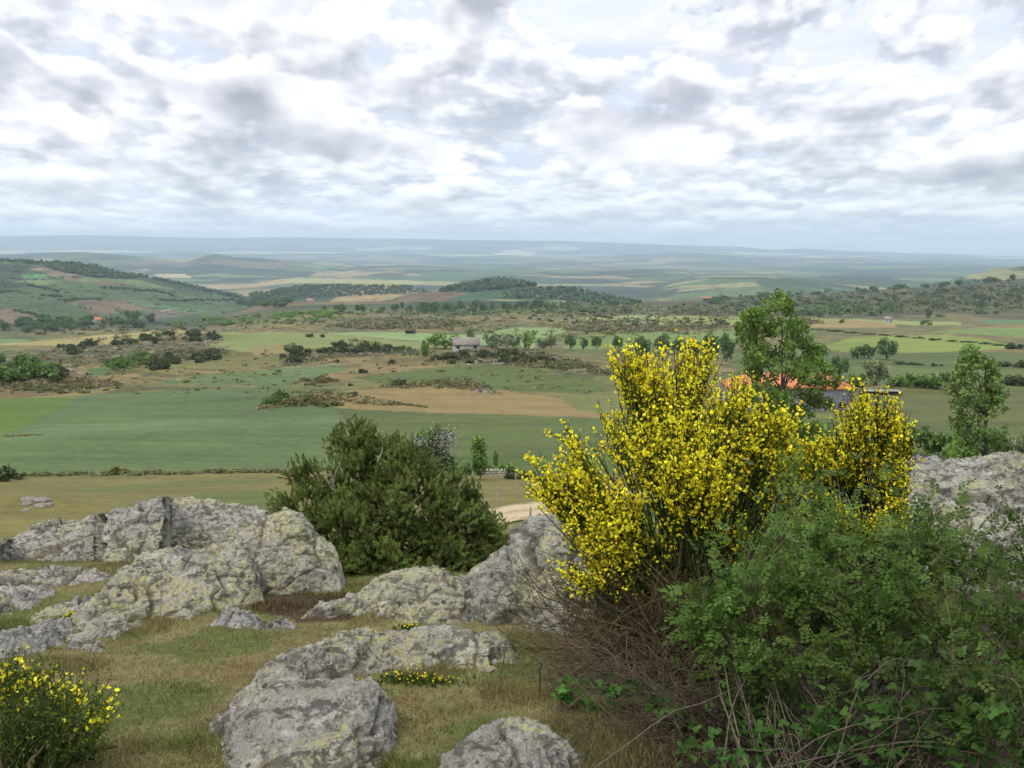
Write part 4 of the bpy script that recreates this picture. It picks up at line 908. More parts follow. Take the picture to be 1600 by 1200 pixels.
def settle():
    """the largest of each kind become objects of their own, the many tiny ones behind them one mass"""
    byname = {}
    for p in PENDING: byname.setdefault(CAT[p[0]][0], []).append(p)
    for nm, L in byname.items():
        L.sort(key=lambda p: -p[7]); rest = []
        for i, (kind, me, g, w, h, lb, grp, _) in enumerate(L):
            k = math.sqrt((g**2).sum())/F; hh = {'tree': 1.35, 'bright': 1.35, 'grey': 1.35}.get(kind, 1.0); sc = (w*k/1.9, w*k/1.9, h*k/hh); rz = random.uniform(0, 6.28)
            if i < 295:
                o = bpy.data.objects.new(nm, me); COL.objects.link(o); o.location = g; o.rotation_euler = (0, 0, rz); o.scale = sc; tag(o, lb, CAT[kind][1], grp)
            else:
                v = np.empty(len(me.vertices)*3, np.float32); me.vertices.foreach_get('co', v); v = v.reshape(-1, 3)
                nq = len(v)//4; v = v[:nq*4].reshape(nq, 4, 3); c = np.empty(len(me.vertices)*4, np.float32); me.color_attributes['Col'].data.foreach_get('color', c); c = c.reshape(-1, 4)[:nq*4, :3].reshape(nq, 4, 3)
                pick = rng.permutation(nq)[:90]; v = v[pick].reshape(-1, 3)*1.0; ctr = v.reshape(-1, 4, 3).mean(1).repeat(4, 0); v = ctr+(v-ctr)*2.0
                cr, sr = math.cos(rz), math.sin(rz); v = np.stack([v[:, 0]*cr-v[:, 1]*sr, v[:, 0]*sr+v[:, 1]*cr, v[:, 2]], -1)*sc + g
                rest.append((v, np.arange(len(v)).reshape(-1, 4), c[pick].reshape(-1, 3)))
        if rest:
            v, f, c = merge(rest); tag(link_mesh('far_'+nm+'_cover', v, f, M_far, col=c), kind='stuff')
def in_poly_pts(poly, n):
    P_ = np.array(poly, float); out = []
    while len(out) < n:
        x = rng.uniform(P_[:, 0].min(), P_[:, 0].max(), 400); y = rng.uniform(P_[:, 1].min(), P_[:, 1].max(), 400); m = inpoly(x, y, poly); out += list(zip(x[m], y[m]))
    return out[:n]
def scat(kind, poly, n, w, h, label, group):
    pts = []
    for x, y in in_poly_pts(poly, n):
        s = rng.uniform(.6, 1.35); pts.append((x, y, w*s*rng.uniform(.8, 1.3), h*s))
    plant(kind, pts, label, group)
# middle-distance trees, left to right
plant('bright', [(695, 545, 44, 26)], 'bright green round tree just left of the grey-roofed farmhouse', None)
plant('bright', [(827, 546, 26, 30)], 'brightest tree in the row right of the grey-roofed farmhouse', None)
plant('grey', [(735, 536, 16, 20), (765, 541, 24, 24), (783, 540, 26, 26), (803, 543, 26, 24), (848, 545, 20, 20), (862, 545, 16, 24), (770, 546, 18, 16)], 'pale grey-green tree in the row right of the grey-roofed farmhouse', 'pale trees in the row behind the farmhouse')
plant('tree', [(891, 546, 20, 24)], 'dark round tree standing alone right of the farmhouse row', None)
plant('tree', [(912, 546, 14, 14), (932, 545, 20, 20), (965, 546, 18, 22), (1003, 556, 26, 30), (1035, 552, 30, 26), (1060, 556, 26, 26), (1085, 556, 24, 28), (1110, 560, 28, 34), (1135, 565, 26, 40), (1000, 545, 16, 20)], 'dark green tree in the row just above the big yellow broom', 'dark trees in the row above the broom')
plant('grey', [(456, 552, 30, 18)], 'pale round bush in the light meadow left of centre', None)
plant('tree', [(1385, 562, 34, 32)], 'largest round dark tree at the near edge of the bright green field', None)
plant('tree', [(1356, 560, 18, 26)], 'narrow round tree left of the largest round tree by the bright field', None)
plant('tree', [(1340, 560, 24, 15)], 'low bush-like tree at the left end of the group by the bright field', None)
plant('tree', [(1312, 590, 28, 34)], 'dark tree directly right behind the orange-roofed barn', None)
plant('grey', [(1368, 602, 42, 36)], 'grey-green round tree right of the orange-roofed barn', None)
plant('green', [(1420, 604, 40, 16), (1450, 604, 44, 20), (1340, 604, 30, 18), (1395, 604, 30, 12), (1478, 602, 30, 16)], 'bush in the hedge right of the orange-roofed barn', 'hedge bushes right of the barn')
plant('dark', [(1585, 545, 30, 12), (1570, 573, 26, 10), (1595, 574, 30, 11), (1612, 574, 30, 11), (1590, 602, 44, 20), (1630, 602, 40, 20)], 'dark hedge bush at the right picture edge', 'dark hedge bushes at the right edge')
plant('dark', [(1461, 572, 10, 5), (1471, 572, 7, 4), (1410, 569, 26, 4), (1425, 570, 20, 4), (1440, 571, 14, 3)], 'small dark bush on the hedge line in the fields at the right', 'small bushes on the right hedge line')
plant('tree', [(1450, 497, 12, 14)], 'small lone tree at the foot of the right hillside', None)
plant('green', [(1447, 508, 14, 7), (1316, 505, 9, 6), (1535, 490, 18, 6), (1555, 490, 12, 6), (1470, 495, 14, 4)], 'small bush scattered on the pale meadow at the right', 'small bushes on the right meadow')
# bushes just below the hill at the right
plant('green', [(1430, 712, 60, 50), (1470, 716, 60, 46), (1520, 735, 60, 50), (1400, 700, 40, 40), (1560, 722, 50, 36)], 'leafy bush behind the outcrop at the right', 'leafy bushes behind the right outcrop')
plant('bright', [(1495, 735, 44, 66)], 'light green bush rising in front of the young poplar', None)
plant('white', [(1598, 716, 36, 46)], 'white-flowered bush at the right edge above the pale outcrop', None)
plant('green', [(1190, 720, 60, 70), (1240, 740, 70, 80), (1290, 730, 60, 60), (1160, 700, 40, 50)], 'green undergrowth at the foot of the tall poplar', 'undergrowth below the poplar')
# field edge behind the juniper
plant('green', [(712, 742, 30, 16), (730, 741, 22, 18), (762, 738, 26, 12), (790, 738, 26, 14), (775, 728, 10, 22), (700, 740, 20, 20)], 'green bush at the field edge by the ruined wall', 'bushes by the ruined wall')
plant('dark', [(800, 748, 26, 14), (822, 748, 30, 14), (845, 752, 24, 12)], 'dark bush on the stony rise right of the ruined wall', 'dark bushes right of the ruined wall')
plant('green', [(872, 822, 46, 24), (905, 815, 50, 26), (845, 812, 16, 12)], 'green bush by the sandy track under the broom', 'bushes by the sandy track')
plant('olive', [(790, 842, 24, 14), (765, 835, 20, 12), (812, 850, 20, 12)], 'grey-green low bush between juniper and track', 'low bushes between juniper and track')
plant('dark', [(8, 752, 40, 24), (34, 748, 24, 10)], 'dark bush at the left picture edge beyond the long ridge', 'dark bushes at the left field corner')
plant('olive', [(60+i*19+random.uniform(-5, 5), 742+random.uniform(-1.5, 2)-i*.25, random.uniform(24, 40), random.uniform(4, 8)) for i in range(22)], 'low weedy bush on the edge of the big green field', 'weedy bushes along the green field edge')
plant('gorse', [(181, 741, 20, 12)], 'yellow-flowered bush on the edge of the big green field', None)
plant('olive', [(30, 681, 22, 3), (52, 680, 20, 3), (15, 682, 16, 3)], 'thin dark weeds on the line between the left green fields', 'weeds between the left fields')
plant('dark', [(1565-i*26, 540-i*2.2, 22, 3.2) for i in range(12)], 'low bush on the dark hedge line curving round the bright field', 'bushes along the curved hedge line')
# scrub on the rocky swells
G = 'scrub bushes on the rocky swells of the plain'
scat('dark', [(225, 574), (260, 562), (330, 556), (352, 556), (345, 565), (280, 572), (235, 580)], 26, 17, 11, 'dark scrub bush on the rock swell left of centre, above the blue-green field', 'dark scrub above the blue-green field')
scat('green', [(150, 572), (200, 566), (232, 562), (225, 572), (170, 578)], 12, 20, 12, 'green bush left of the dark scrub above the blue-green field', 'green bushes left of that scrub')
scat('dark', [(95, 545), (120, 538), (210, 530), (215, 536), (120, 548), (110, 560)], 22, 16, 8, 'dark bush on the slope at the left below the pale meadow', 'dark bushes on the left slope')
scat('dark', [(205, 532), (240, 522), (320, 520), (345, 528), (340, 535), (290, 534), (230, 538)], 30, 12, 7, 'dark scrub bush on the far rocky crest at the left', 'scrub on the far left crest')
scat('green', [(-10, 590), (-10, 568), (60, 566), (90, 580), (80, 592), (20, 596)], 26, 26, 14, 'green bush in the thicket at the left edge of the plain', 'bushes of the left thicket')
scat('dark', [(60, 590), (88, 578), (130, 592), (120, 600), (70, 604)], 8, 16, 9, 'dark bush at the right end of the left thicket', 'dark bushes beside the left thicket')
scat('olive', [(-10, 612), (100, 600), (210, 606), (180, 612), (60, 618)], 18, 12, 5, 'low olive bush on the brown strip above the left fields', 'low bushes on the brown strip')
scat('green', [(400, 640), (420, 628), (445, 622), (440, 636)], 9, 16, 10, 'green bush at the left end of the dark clump in the green field', 'green bushes on the island of rock in the green field')
scat('olive', [(440, 632), (470, 620), (530, 628), (545, 634), (480, 638)], 18, 14, 9, 'grey-olive bush on the island of rock in the green field', 'olive bushes on the rock island')
scat('olive', [(450, 602), (470, 594), (520, 592), (532, 596), (490, 602)], 12, 13, 7, 'olive bush on the knob above the rock island', 'olive bushes on the knob above')
plant('dark', [(624, 602, 28, 11), (568, 583, 13, 9), (612, 568, 18, 8), (440, 558, 12, 7), (525, 566, 10, 6), (556, 617, 8, 8), (548, 603, 6, 6)], 'lone dark bush on the bare swells in the middle of the plain', 'lone dark bushes in the middle plain')
plant('olive', [(640+i*11, 634+i*1.2, 14, 4) for i in range(-3, 3)], 'low bush on the lower rim of the tan field', 'low bushes on the tan field rim')
scat('dark', [(445, 566), (455, 552), (485, 548), (480, 560), (460, 570)], 9, 16, 10, 'dark bush on the swell left of the row of boulders', 'dark bushes left of the boulder row')
scat('dark', [(490, 552), (530, 542), (575, 540), (640, 546), (655, 550), (600, 553), (545, 552)], 30, 14, 9, 'dark bush along the crest of the middle swell', 'dark bushes on the middle crest')
plant('green', [(586, 548, 11, 14), (598, 549, 12, 10), (630, 548, 18, 9), (665, 557, 18, 22)], 'green bush among the dark scrub of the middle crest', 'green bushes on the middle crest')
scat('dark', [(665, 562), (690, 550), (790, 552), (850, 558), (880, 564), (800, 570), (700, 568)], 40, 14, 8, 'dark bush round the rocks below the grey-roofed farmhouse', 'dark bushes below the farmhouse')
scat('gorse', [(740, 566), (800, 552), (900, 575), (940, 585), (850, 575)], 14, 9, 5, 'rusty-yellow gorse among the rocks below the farmhouse', 'gorse below the farmhouse')
scat('olive', [(860, 572), (900, 566), (960, 580), (960, 592), (900, 584)], 18, 16, 6, 'olive bush on the heath left of the yellow broom', 'olive bushes on the heath left of the broom')
scat('olive', [(505, 514), (560, 500), (700, 502), (745, 506), (690, 514), (580, 516)], 34, 9, 5, 'small bush on the stony band before the pale green field', 'bushes on the stony band')
plant('dark', [(645, 521, 30, 8), (483, 527, 14, 8), (502, 527, 8, 7)], 'dark rocky clump on the edge of the pale green field', 'dark clumps by the pale green field')
scat('bright', [(250, 508), (330, 500), (480, 490), (600, 488), (560, 500), (400, 506), (300, 512)], 90, 11, 6, 'small light green tree on the bright far edge of the plateau', 'light green trees on the plateau edge')
scat('olive', [(0, 520), (120, 514), (300, 508), (500, 498), (520, 502), (300, 516), (100, 524)], 40, 10, 4, 'low bush on the sunlit far edge of the plateau', 'low bushes on the plateau edge')
scat('dark', [(760, 490), (850, 480), (1000, 490), (1140, 496), (1130, 512), (950, 508), (850, 504)], 60, 9, 4.5, 'dark bush on the far heath above the trees and broom', 'dark bushes on the far heath')
scat('gorse', [(850, 494), (960, 488), (1010, 490), (950, 498)], 16, 9, 3.5, 'yellow gorse on the far heath', 'gorse on the far heath')
scat('tree', [(480, 488), (700, 480), (900, 478), (880, 484), (700, 490), (560, 492)], 80, 9, 9, 'dark tree in the belt of woodland beyond the plateau', 'trees of the woodland belt')
scat('olive', [(1180, 512), (1190, 500), (1290, 500), (1280, 508)], 14, 10, 4, 'bush on the stony band right of the tall poplar', 'bushes right of the poplar')
scat('olive', [(100, 592), (230, 575), (400, 552), (600, 575), (900, 590), (950, 625), (700, 600), (400, 615), (100, 610)], 26, 7, 3, 'tiny tussock bush scattered over the rough meadows of the plain', 'tiny tussocks in the plain')
# hillside scrub on the right slope
scat('dark', [(960, 486), (1150, 476), (1300, 466), (1600, 445), (1600, 480), (1400, 488), (1150, 494)], 150, 11, 5, 'dark bush on the heathy hillside at the right', 'dark bushes on the right hillside')
scat('green', [(1240, 492), (1300, 480), (1400, 478), (1380, 492), (1300, 496)], 30, 14, 8, 'green tree at the foot of the heathy hillside', 'green trees at the foot of the right hillside')
scat('gorse', [(1200, 480), (1350, 465), (1500, 460), (1600, 455), (1500, 475), (1300, 480)], 26, 8, 3, 'yellow gorse on the heathy hillside', 'gorse on the right hillside')
scat('tree', [(1100, 470), (1200, 461), (1400, 452), (1560, 440), (1600, 436), (1600, 440), (1300, 461), (1110, 476)], 90, 9, 6, 'dark tree along the crest of the heathy hillside', 'trees on the right hillside crest')
# hedgerow trees of the far left slope
for k, (pl, n) in enumerate([([(0, 505), (60, 500), (130, 505), (200, 498), (240, 500), (230, 512), (60, 520), (0, 520)], 70), ([(370, 470), (400, 466), (455, 468), (460, 478), (420, 482), (370, 480)], 50)]):
    scat('tree', pl, n, 12, 9, ('dark tree in the valley wood at the left edge', 'dark tree in the wood at the foot of the left slope')[k], ('trees of the left valley wood', 'trees of the wood below the left slope')[k])
for i, ln in enumerate([[(100, 470), (155, 468)], [(25, 486), (75, 498)], [(45, 446), (90, 456)], [(65, 462), (95, 464)], [(240, 453), (275, 465)], [(160, 450), (235, 456)], [(0, 458), (25, 455)], [(250, 470), (370, 470)]]):
    (a, b), (c, d) = ln; n = max(4, int(math.hypot(c-a, d-b)/5)); plant('dark', [(a+(c-a)*t+random.uniform(-2, 2), b+(d-b)*t+random.uniform(-1, 1), 7, 3.6) for t in np.linspace(0, 1, n)], 'dark hedge tree between the fields of the far left slope', 'hedge trees of the left slope')
settle()
def heath():
    parts = []
    def cover(poly, n, s, flat, cols, y0=60):
        pts = np.array(in_poly_pts(poly, n)); g = hit(pts[:, 0], pts[:, 1], y0, 31000); k = np.linalg.norm(g, axis=1)/F; m = 14; idx = np.arange(n).repeat(m)
        sz = s*k*rng.uniform(.4, 1.4, n); p = g[idx] + rng.normal(size=(n*m, 3))*[1, 1, flat]*(sz[idx]*.5)[:, None] + np.array([0, 0, .25*flat])*sz[idx][:, None]
        cc = np.array(cols)[rng.integers(0, len(cols), n)]*(1+.25*rng.uniform(-1, 1, (n, 1)))
        parts.append(inst(np.array([[-.5, 0, -.5], [.5, .12, -.35], [.45, 0, .5], [-.4, .15, .45]]), [np.array([[0, 1, 2, 3]])], frames(unit(n*m)+[0, -.3, .5]), p, sz[idx]*.42*rng.uniform(.6, 1.2, n*m), cc[idx]))
    D = [rgb(96, 98, 58, 1.), rgb(82, 92, 52, 1.), rgb(124, 108, 80, .9), rgb(112, 118, 68, 1.), rgb(138, 122, 92, .9)]
    for poly, n in zip(SCRUB, (650, 150, 160, 320, 220, 260, 380, 300, 300, 110)): cover(poly, int(n*1.1), 5.5, .35, D)
    cover([(0, 560), (400, 540), (700, 560), (950, 590), (940, 620), (760, 600), (400, 615), (0, 620)], 260, 6, .3, D)
    cover([(300, 520), (600, 495), (900, 485), (1150, 492), (1150, 520), (900, 530), (600, 510)], 420, 6, .35, D)
    cover([(940, 486), (1150, 472), (1300, 462), (1620, 440), (1620, 482), (1400, 490), (1150, 496)], 1100, 6, .4, [rgb(84, 96, 56, 1.), rgb(74, 90, 52, 1.), rgb(108, 112, 68, 1.), rgb(112, 98, 74, .9), rgb(96, 112, 60, 1.)])
    cover([(600, 492), (900, 472), (1000, 474), (1000, 486), (700, 496)], 350, 6, .5, [rgb(84, 96, 56, 1.), rgb(98, 112, 62, 1.)])
    cover([(0, 412), (60, 416), (140, 440), (300, 450), (450, 470), (350, 490), (0, 500)], 160, 4.5, .4, [rgb(74, 92, 56, .9), rgb(84, 100, 58, .9)])
    v, f, c = merge(parts); tag(link_mesh('heath', v, f, M_far, col=c), kind='stuff')
heath()
# far woods read as one mass
def wood(poly_list, label):
    parts = []
    for poly, n, s in poly_list:
        pts = np.array(in_poly_pts(poly, n)); g = hit(pts[:, 0], pts[:, 1], 900, 31000); k = np.linalg.norm(g, axis=1)/F; m = 16
        idx = np.arange(n).repeat(m); d = unit(n*m)*[1, 1, .8]; p = g[idx] + d*(s*k[idx]*.5)[:, None]+np.array([0, 0, 1])*(s*k[idx]*.35)[:, None]
        parts.append(inst(np.array([[-.5, 0, -.5], [.5, .12, -.35], [.45, 0, .5], [-.4, .15, .45]]), [np.array([[0, 1, 2, 3]])], frames(unit(n*m)+[0, 0, .3]), p, (s*k*.75)[idx]*rng.uniform(.6, 1.2, n*m), jit(rgb(84, 100, 66, .85), n, .3)[idx]))
    v, f, c = merge(parts); tag(link_mesh('far_wood', v, f, M_far, col=c), kind='stuff')
wood([([(688, 456), (720, 446), (770, 439), (800, 440), (835, 447), (800, 450), (740, 456)], 260, 7), ([(780, 462), (830, 452), (905, 452), (950, 464), (1000, 474), (960, 478), (870, 468), (790, 466)], 330, 6)], 'knoll')
wood([([(62, 410), (110, 411), (150, 415), (200, 428), (232, 433), (200, 436), (150, 433), (90, 424)], 420, 4), ([(240, 434), (380, 464), (370, 466), (240, 437)], 120, 3.5), ([(0, 404), (60, 410), (60, 414), (0, 408)], 60, 3.5)], 'left')
wood([([(400, 463), (440, 451), (480, 446), (640, 447), (668, 456), (560, 462), (440, 468)], 600, 3.2)], 'wood')
# ------------------------------------------------------------------ field rocks
def boulder_mesh(seed):
    nu, nv = 20, 12; a = np.linspace(0, 2*math.pi, nu, endpoint=False); b = np.linspace(-.3, math.pi/2, nv); A_, B_ = np.meshgrid(a, b, indexing='ij')
    p = np.stack([np.cos(A_)*np.cos(B_), np.sin(A_)*np.cos(B_), np.sin(B_)*.6], -1); p = p*(1+.35*fbm(p*1.6+seed*5, 4, seed))[..., None]
    I = np.arange(nu)[:, None]*nv+np.arange(nv-1)[None]; J = ((np.arange(nu)+1) % nu)[:, None]*nv+np.arange(nv-1)[None]; f = np.stack([I, J, J+1, I+1], -1).reshape(-1, 4)
    o = link_mesh('field_boulder', p.reshape(-1, 3), f, M_boul); me = o.data; bpy.data.objects.remove(o); return me
M_boul = mat_plain('field_stone', (.17, .155, .13), .4, 3, .95, .5, .2)
BM = [boulder_mesh(i) for i in range(4)]
def boulders(poly, n, w, label, group):
    pts = np.array(in_poly_pts(poly, n)); q = hit(pts[:, 0], pts[:, 1], 20, 3000)
    for g in q:
        o = bpy.data.objects.new('field_boulder', random.choice(BM)); COL.objects.link(o); s = w*math.sqrt((g**2).sum())/F*random.uniform(.5, 1.3)
        o.location = g; o.scale = (s, s, s*random.uniform(.5, .9)); o.rotation_euler = (0, 0, random.uniform(0, 6.3)); tag(o, label, 'boulder', group)
boulders([(520, 552), (560, 544), (575, 552), (540, 556)], 10, 5, 'grey boulder in the heap on the middle crest', 'boulder heap on the middle crest')
boulders([(690, 562), (730, 553), (790, 556), (800, 570), (720, 572)], 16, 5, 'grey boulder below the grey-roofed farmhouse', 'boulders below the farmhouse')
boulders([(500, 514), (560, 502), (700, 503), (760, 505), (700, 514)], 40, 3, 'pale boulder on the stony band before the pale green field', 'boulders of the stony band')
boulders([(320, 532), (345, 524), (352, 540), (330, 548)], 12, 3.5, 'pale boulder at the right end of the far left crest', 'boulders of the far left crest')
boulders([(725, 618), (760, 604), (785, 618), (760, 622)], 14, 4, 'grey boulder on the right end of the low swell in the tan field', 'boulders in the tan field')
boulders([(60, 580), (100, 574), (160, 588), (100, 590)], 10, 5, 'grey boulder beside the left thicket', 'boulders beside the left thicket')
boulders([(0, 618), (180, 604), (220, 610), (100, 614)], 18, 3, 'grey stone on the brown strip above the left fields', 'stones on the brown strip')
boulders([(880, 505), (1000, 498), (1140, 505), (1060, 512)], 24, 3, 'grey stone on the far heath', 'stones on the far heath')
boulders([(500, 632), (560, 612), (640, 630), (560, 634)], 14, 3.5, 'stone on the island of rock in the green field', 'stones on the rock island')
boulders([(0, 800), (30, 778), (100, 782), (90, 795)], 8, 9, 'low weathered stone in the dry meadow at the left edge', 'stones in the near dry meadow')
# ------------------------------------------------------------------ buildings
def boxv(x0, x1, y0, y1, z0, z1):
    v = np.array([(x, y, z) for x in (x0, x1) for y in (y0, y1) for z in (z0, z1)], float)
    return v, np.array([(0, 1, 3, 2), (4, 6, 7, 5), (0, 4, 5, 1), (2, 3, 7, 6), (0, 2, 6, 4), (1, 5, 7, 3)])
def boxes(name, bl, mat, parent):
    V = []; Fc = []
    for i, b in enumerate(bl): v, f = boxv(*b); V.append(v); Fc.append(f+8*i)
    return link_mesh(name, np.concatenate(V), np.concatenate(Fc), mat, parent)
M_orange = mat_plain('clay_tiles', (.44, .16, .07), .25, 1.5, .9, .3, .05); M_grey = mat_plain('rendered_wall', (.24, .24, .27), .2, .8, .95, .3, .02)
M_white = mat_plain('whitewash', (.40, .385, .34), .15, .8, .9); M_slate = mat_plain('weathered_roof', (.19, .165, .14), .25, 1.2, .9); M_hole = mat_plain('dark_opening', (.02, .02, .022), .1, 1, .8); M_wood = mat_plain('grey_wood', (.28, .25, .21), .3, 6, .9)
def house(name, label, px, row, w, d, h, rh, rz, wall, roof, hip=0., wins=3, door=True, cat='house', group=None, up=0.):
    g = hit([px], [row], 20, 31000)[0]; root = thing(name, label, cat, (g[0], g[1], g[2]+up), group, rz)
    # walls with gable ends
    x, y = w/2, d/2; gz = h+rh*(1-hip)-.08
    V = np.array([(-x, -y, -2), (x, -y, -2), (x, y, -2), (-x, y, -2), (-x, -y, h), (x, -y, h), (x, y, h), (-x, y, h), (-x, 0, gz if hip == 0 else h), (x, 0, gz if hip == 0 else h)])
    link_mesh('wall', V, [np.array([(0, 1, 5, 4), (2, 3, 7, 6)]), np.array([(1, 2, 6, 9, 5), (3, 0, 4, 8, 7)])], wall, root)
    o = .35; hx = x+o-hip*y*1.3; t = .18; e = h-o*rh/y
    top = [(-x-o, -y-o, e), (x+o, -y-o, e), (x+o, y+o, e), (-x-o, y+o, e), (-hx, 0, h+rh), (hx, 0, h+rh)]
    V = np.array(top+[(a, b, c+t) for a, b, c in top]) + [0, 0, .02]
    fq = [(6, 7, 11, 10), (8, 9, 10, 11), (1, 0, 4, 5), (3, 2, 5, 4), (0, 1, 7, 6), (1, 2, 8, 7), (2, 3, 9, 8), (3, 0, 6, 9)]; ft = [(7, 8, 11), (9, 6, 10), (2, 1, 5), (0, 3, 4)]
    if hip == 0: pass
    link_mesh('roof', V, [np.array(fq), np.array(ft)], roof, root)
    for i in range(wins):
        cx = -x+w*(i+.5)/wins; 
        if door and i == wins//2: boxes('door', [(cx-.6, cx+.6, -y-.06, -y+.02, 0, 2.1)], M_wood, root)
        else:
            wn = boxes('window', [(cx-.55, cx+.55, -y-.05, -y+.02, 1.1, 2.2)], M_hole, root)
            boxes('window_frame', [(cx-.62, cx+.62, -y-.09, -y-.052, 1.02, 1.1), (cx-.62, cx+.62, -y-.09, -y-.052, 2.2, 2.28), (cx-.62, cx-.55, -y-.09, -y-.052, 1.1, 2.2), (cx+.55, cx+.62, -y-.09, -y-.052, 1.1, 2.2)], M_wood, wn)
    return root
house('barn', 'long grey-walled barn with a hipped orange tiled roof, half behind the tall poplar', 1228, 640, 22.5, 9, 4.6, 2.1, -.03, M_grey, M_orange, hip=.75, wins=5, cat='barn')
house('farmhouse', 'small white farmhouse with a weathered grey-brown roof in the middle of the plain', 728, 548, 10, 7, 2.6, 2.4, .12, M_white, M_slate, wins=3)
for px, row, w, rf, lb in [(265, 489, 12, M_slate, 'white farm building on the ploughed strip of the left slope'), (257, 490, 10, M_slate, 'small farm shed left of the white farm on the left slope'), (150, 503, 16, M_orange, 'red-roofed house in the trees of the left valley'), (172, 503, 10, M_slate, 'pale house right of the red-roofed one in the left valley'),
                           (580, 469, 26, M_orange, 'long red-roofed farm beyond the plateau'), (485, 470, 18, M_orange, 'red-roofed farm left of the longer one beyond the plateau'), (1104, 469, 16, M_orange, 'red-roofed house at the foot of the right hillside'), (1387, 504, 7, M_slate, 'tiny white house on the pale meadow at the right')]:
    house('distant_house', lb, px, row, w, 8, 3.2, 2.4, random.uniform(-.3, .3), M_white, rf, wins=2, door=False)
# low stone ruin and dark timber stack
def stones(name, label, cat, px0, px1, row, h, mat, gap=()):
    a = hit([px0], [row], 20, 400)[0]; b = hit([px1], [row], 20, 400)[0]; root = thing(name, label, cat, tuple(a)); n = int((px1-px0)/1.8); bl = []; V = []; Fc = []
    for r in range(3):
        for i in range(n):
            t = (i+.5*(r % 2))/n; pxx = px0+(px1-px0)*t
            if any(g0 < pxx < g1 for g0, g1 in gap) or rng.random() < .06+.14*r: continue
            c = a+(b-a)*t; w = np.linalg.norm(b-a)/n; z = hf(c[0], c[1]); s = rng.uniform(.85, 1.0)
            v, f = boxv(-w*.49*s, w*.49*s, -.25, .25, 0, h/3*.97); v = v+rng.normal(size=v.shape)*.012*1 + [c[0]-a[0], c[1]-a[1], z-a[2]+r*h/3-.05]; V.append(v); Fc.append(f+8*(len(V)-1))
    link_mesh('stonework', np.concatenate(V), np.concatenate(Fc), mat, root)
M_pale = mat_plain('pale_stone', (.34, .31, .25), .25, 4, .95, .5, .05)
stones('ruined_wall', 'low ruined wall of pale stone blocks at the field edge right of the hawthorn', 'wall', 738, 792, 743, .75, M_pale, ((747, 749), (774, 777)))
stones('stone_row', 'short row of pale stones left of the ruined wall', 'stones', 696, 716, 741, .35, M_pale)
g = hit([1395], [616], 100, 400)[0]; root = thing('timber_stack', 'dark timber stack under grey sheeting right of the orange-roofed barn', 'stack', tuple(g))
boxes('logs', [(-6+i*.9, -5.25+i*.9, -1.2, 1.2, -.3, .55+.2*math.sin(i*2.1)) for i in range(8)], mat_plain('reddish_logs', (.05, .03, .022), .4, 2, .9), root)
boxes('cover', [(-6.2+i*2.6, -3.75+i*2.6, -1.4, 1.4, 1.-.25+.03*(i % 2), 1.-.13+.03*(i % 2)) for i in range(3)], mat_plain('grey_sheeting', (.22, .22, .22), .2, 1, .7), root)
# fence posts near the track
for px, row, h, lb in [(806, 765, 1.3, 'weathered fence post on the bank right of the ruined wall'), (829, 838, 1.5, 'pale fence post beside the sandy track above the rocks'), (857, 832, 1.4, 'fence post right of the pale post beside the sandy track'), (777, 790, 1.3, 'thin grey fence post in the dry meadow above the track'), (720, 800, 1.2, 'fence post at the juniper edge of the dry meadow'), (139, 742, 1.4, 'lone fence post on the edge of the big green field')]:
    g = hit([px], [row], 12, 400)[0]; root = thing('fence_post', lb, 'post', tuple(g)); pt = np.array([[[0, 0, -.3], [.01, 0, h*.4], [-.01, .01, h*.8], [.0, 0, h]]])
    v, f = tubes(pt, np.array([[.055, .052, .05, .045]]), 7); link_mesh('stake', v, f, M_wood, root); v, f = tubes(np.array([[[0, 0, h-.002], [0, 0, h+.02], [0, 0, h+.045]]]), np.array([[.046, .04, .005]]), 7); link_mesh('post_top', v, f, M_wood, root)
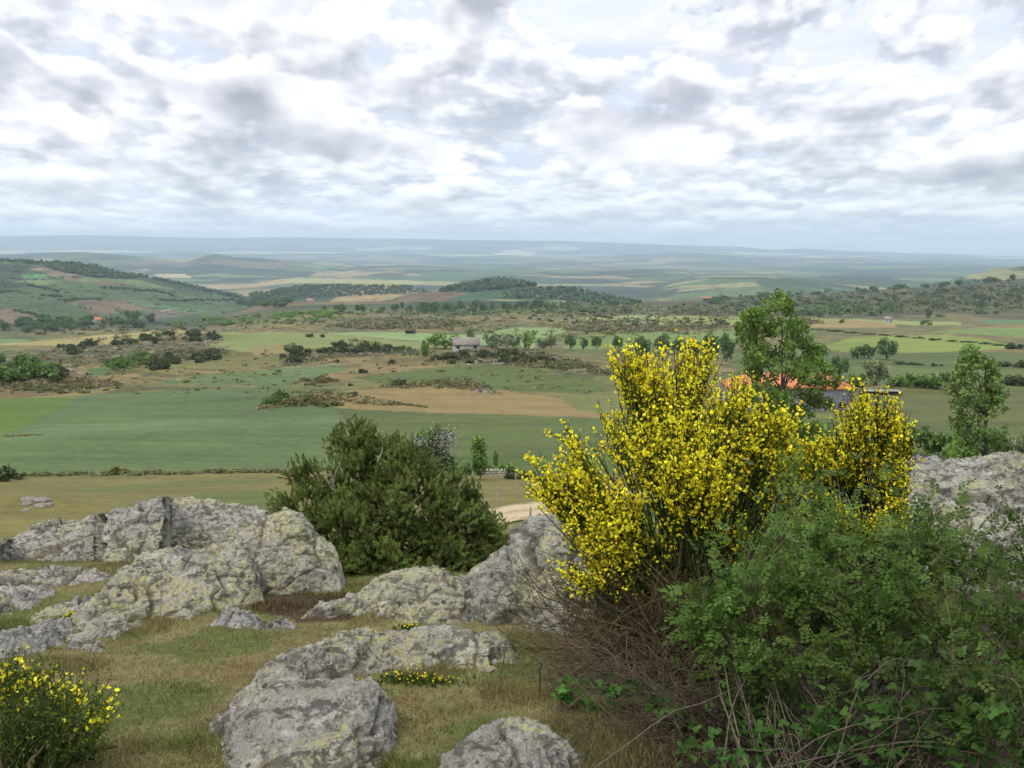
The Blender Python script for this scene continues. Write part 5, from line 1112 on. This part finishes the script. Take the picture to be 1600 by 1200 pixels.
# sandy track
def track():
    top = [(690, 818), (760, 798), (800, 789), (850, 783), (900, 777), (980, 768), (1100, 758)]; bot = [(690, 846), (760, 830), (800, 817), (850, 806), (900, 799), (980, 790), (1100, 778)]
    px = np.linspace(690, 1100, 120); a = hit(px, ip(top, px), 20, 200); b = hit(px, ip(bot, px), 20, 200); t = np.linspace(0, 1, 14)[None, :, None]
    V = a[:, None]*(1-t)+b[:, None]*t; w = np.linspace(-1, 1, 14); V[..., 2] = hf(V[..., 0], V[..., 1])+.06
    n1 = fb2(V[..., 0], V[..., 1], .9, 4, 90); mid = np.exp(-((w[None]+.15*n1-.05)/.16)**2); edge = sm(np.abs(w)[None]+.35*n1, .75, 1.05)
    c = rgb(188, 168, 136, .72)*np.ones(V.shape); g = np.clip(mid*.55+edge, 0, 1)[..., None]; c = c*(1-g)+rgb(120, 116, 70, .72)*g
    I = np.arange(119)[:, None]*14+np.arange(13)[None]; f = np.stack([I, I+14, I+15, I+1], -1).reshape(-1, 4)
    n = NT('sand'); q = n.attr(); m = n.out(n.scale(q, n.ss(n.noise(n.pos(), 3, 7, .7), .3, .7, .8, 1.2)), .95)
    tag(link_mesh('track', V.reshape(-1, 3), f[:, ::-1], m, col=c.reshape(-1, 3), smooth=True), kind='structure')
track()
# ------------------------------------------------------------------ haze
def build_haze():
    v = np.array([(x, y, z) for x in (-33500, 33500) for y in (-33500, 33500) for z in (-420, 400)], float)
    f = np.array([(0, 1, 3, 2), (4, 6, 7, 5), (0, 4, 5, 1), (2, 3, 7, 6), (0, 2, 6, 4), (1, 5, 7, 3)])
    m = bpy.data.materials.new('haze'); m.use_nodes = True; t = m.node_tree; t.nodes.remove(t.nodes['Principled BSDF'])
    vo = t.nodes.new('ShaderNodeVolumePrincipled'); vo.inputs['Color'].default_value = (.64, .84, .99, 1)
    vo.inputs['Density'].default_value = 6.2e-5; vo.inputs['Anisotropy'].default_value = .1
    t.links.new(vo.outputs[0], t.nodes['Material Output'].inputs['Volume'])
    o = link_mesh('haze', v, f, m); tag(o, kind='stuff')
build_haze()
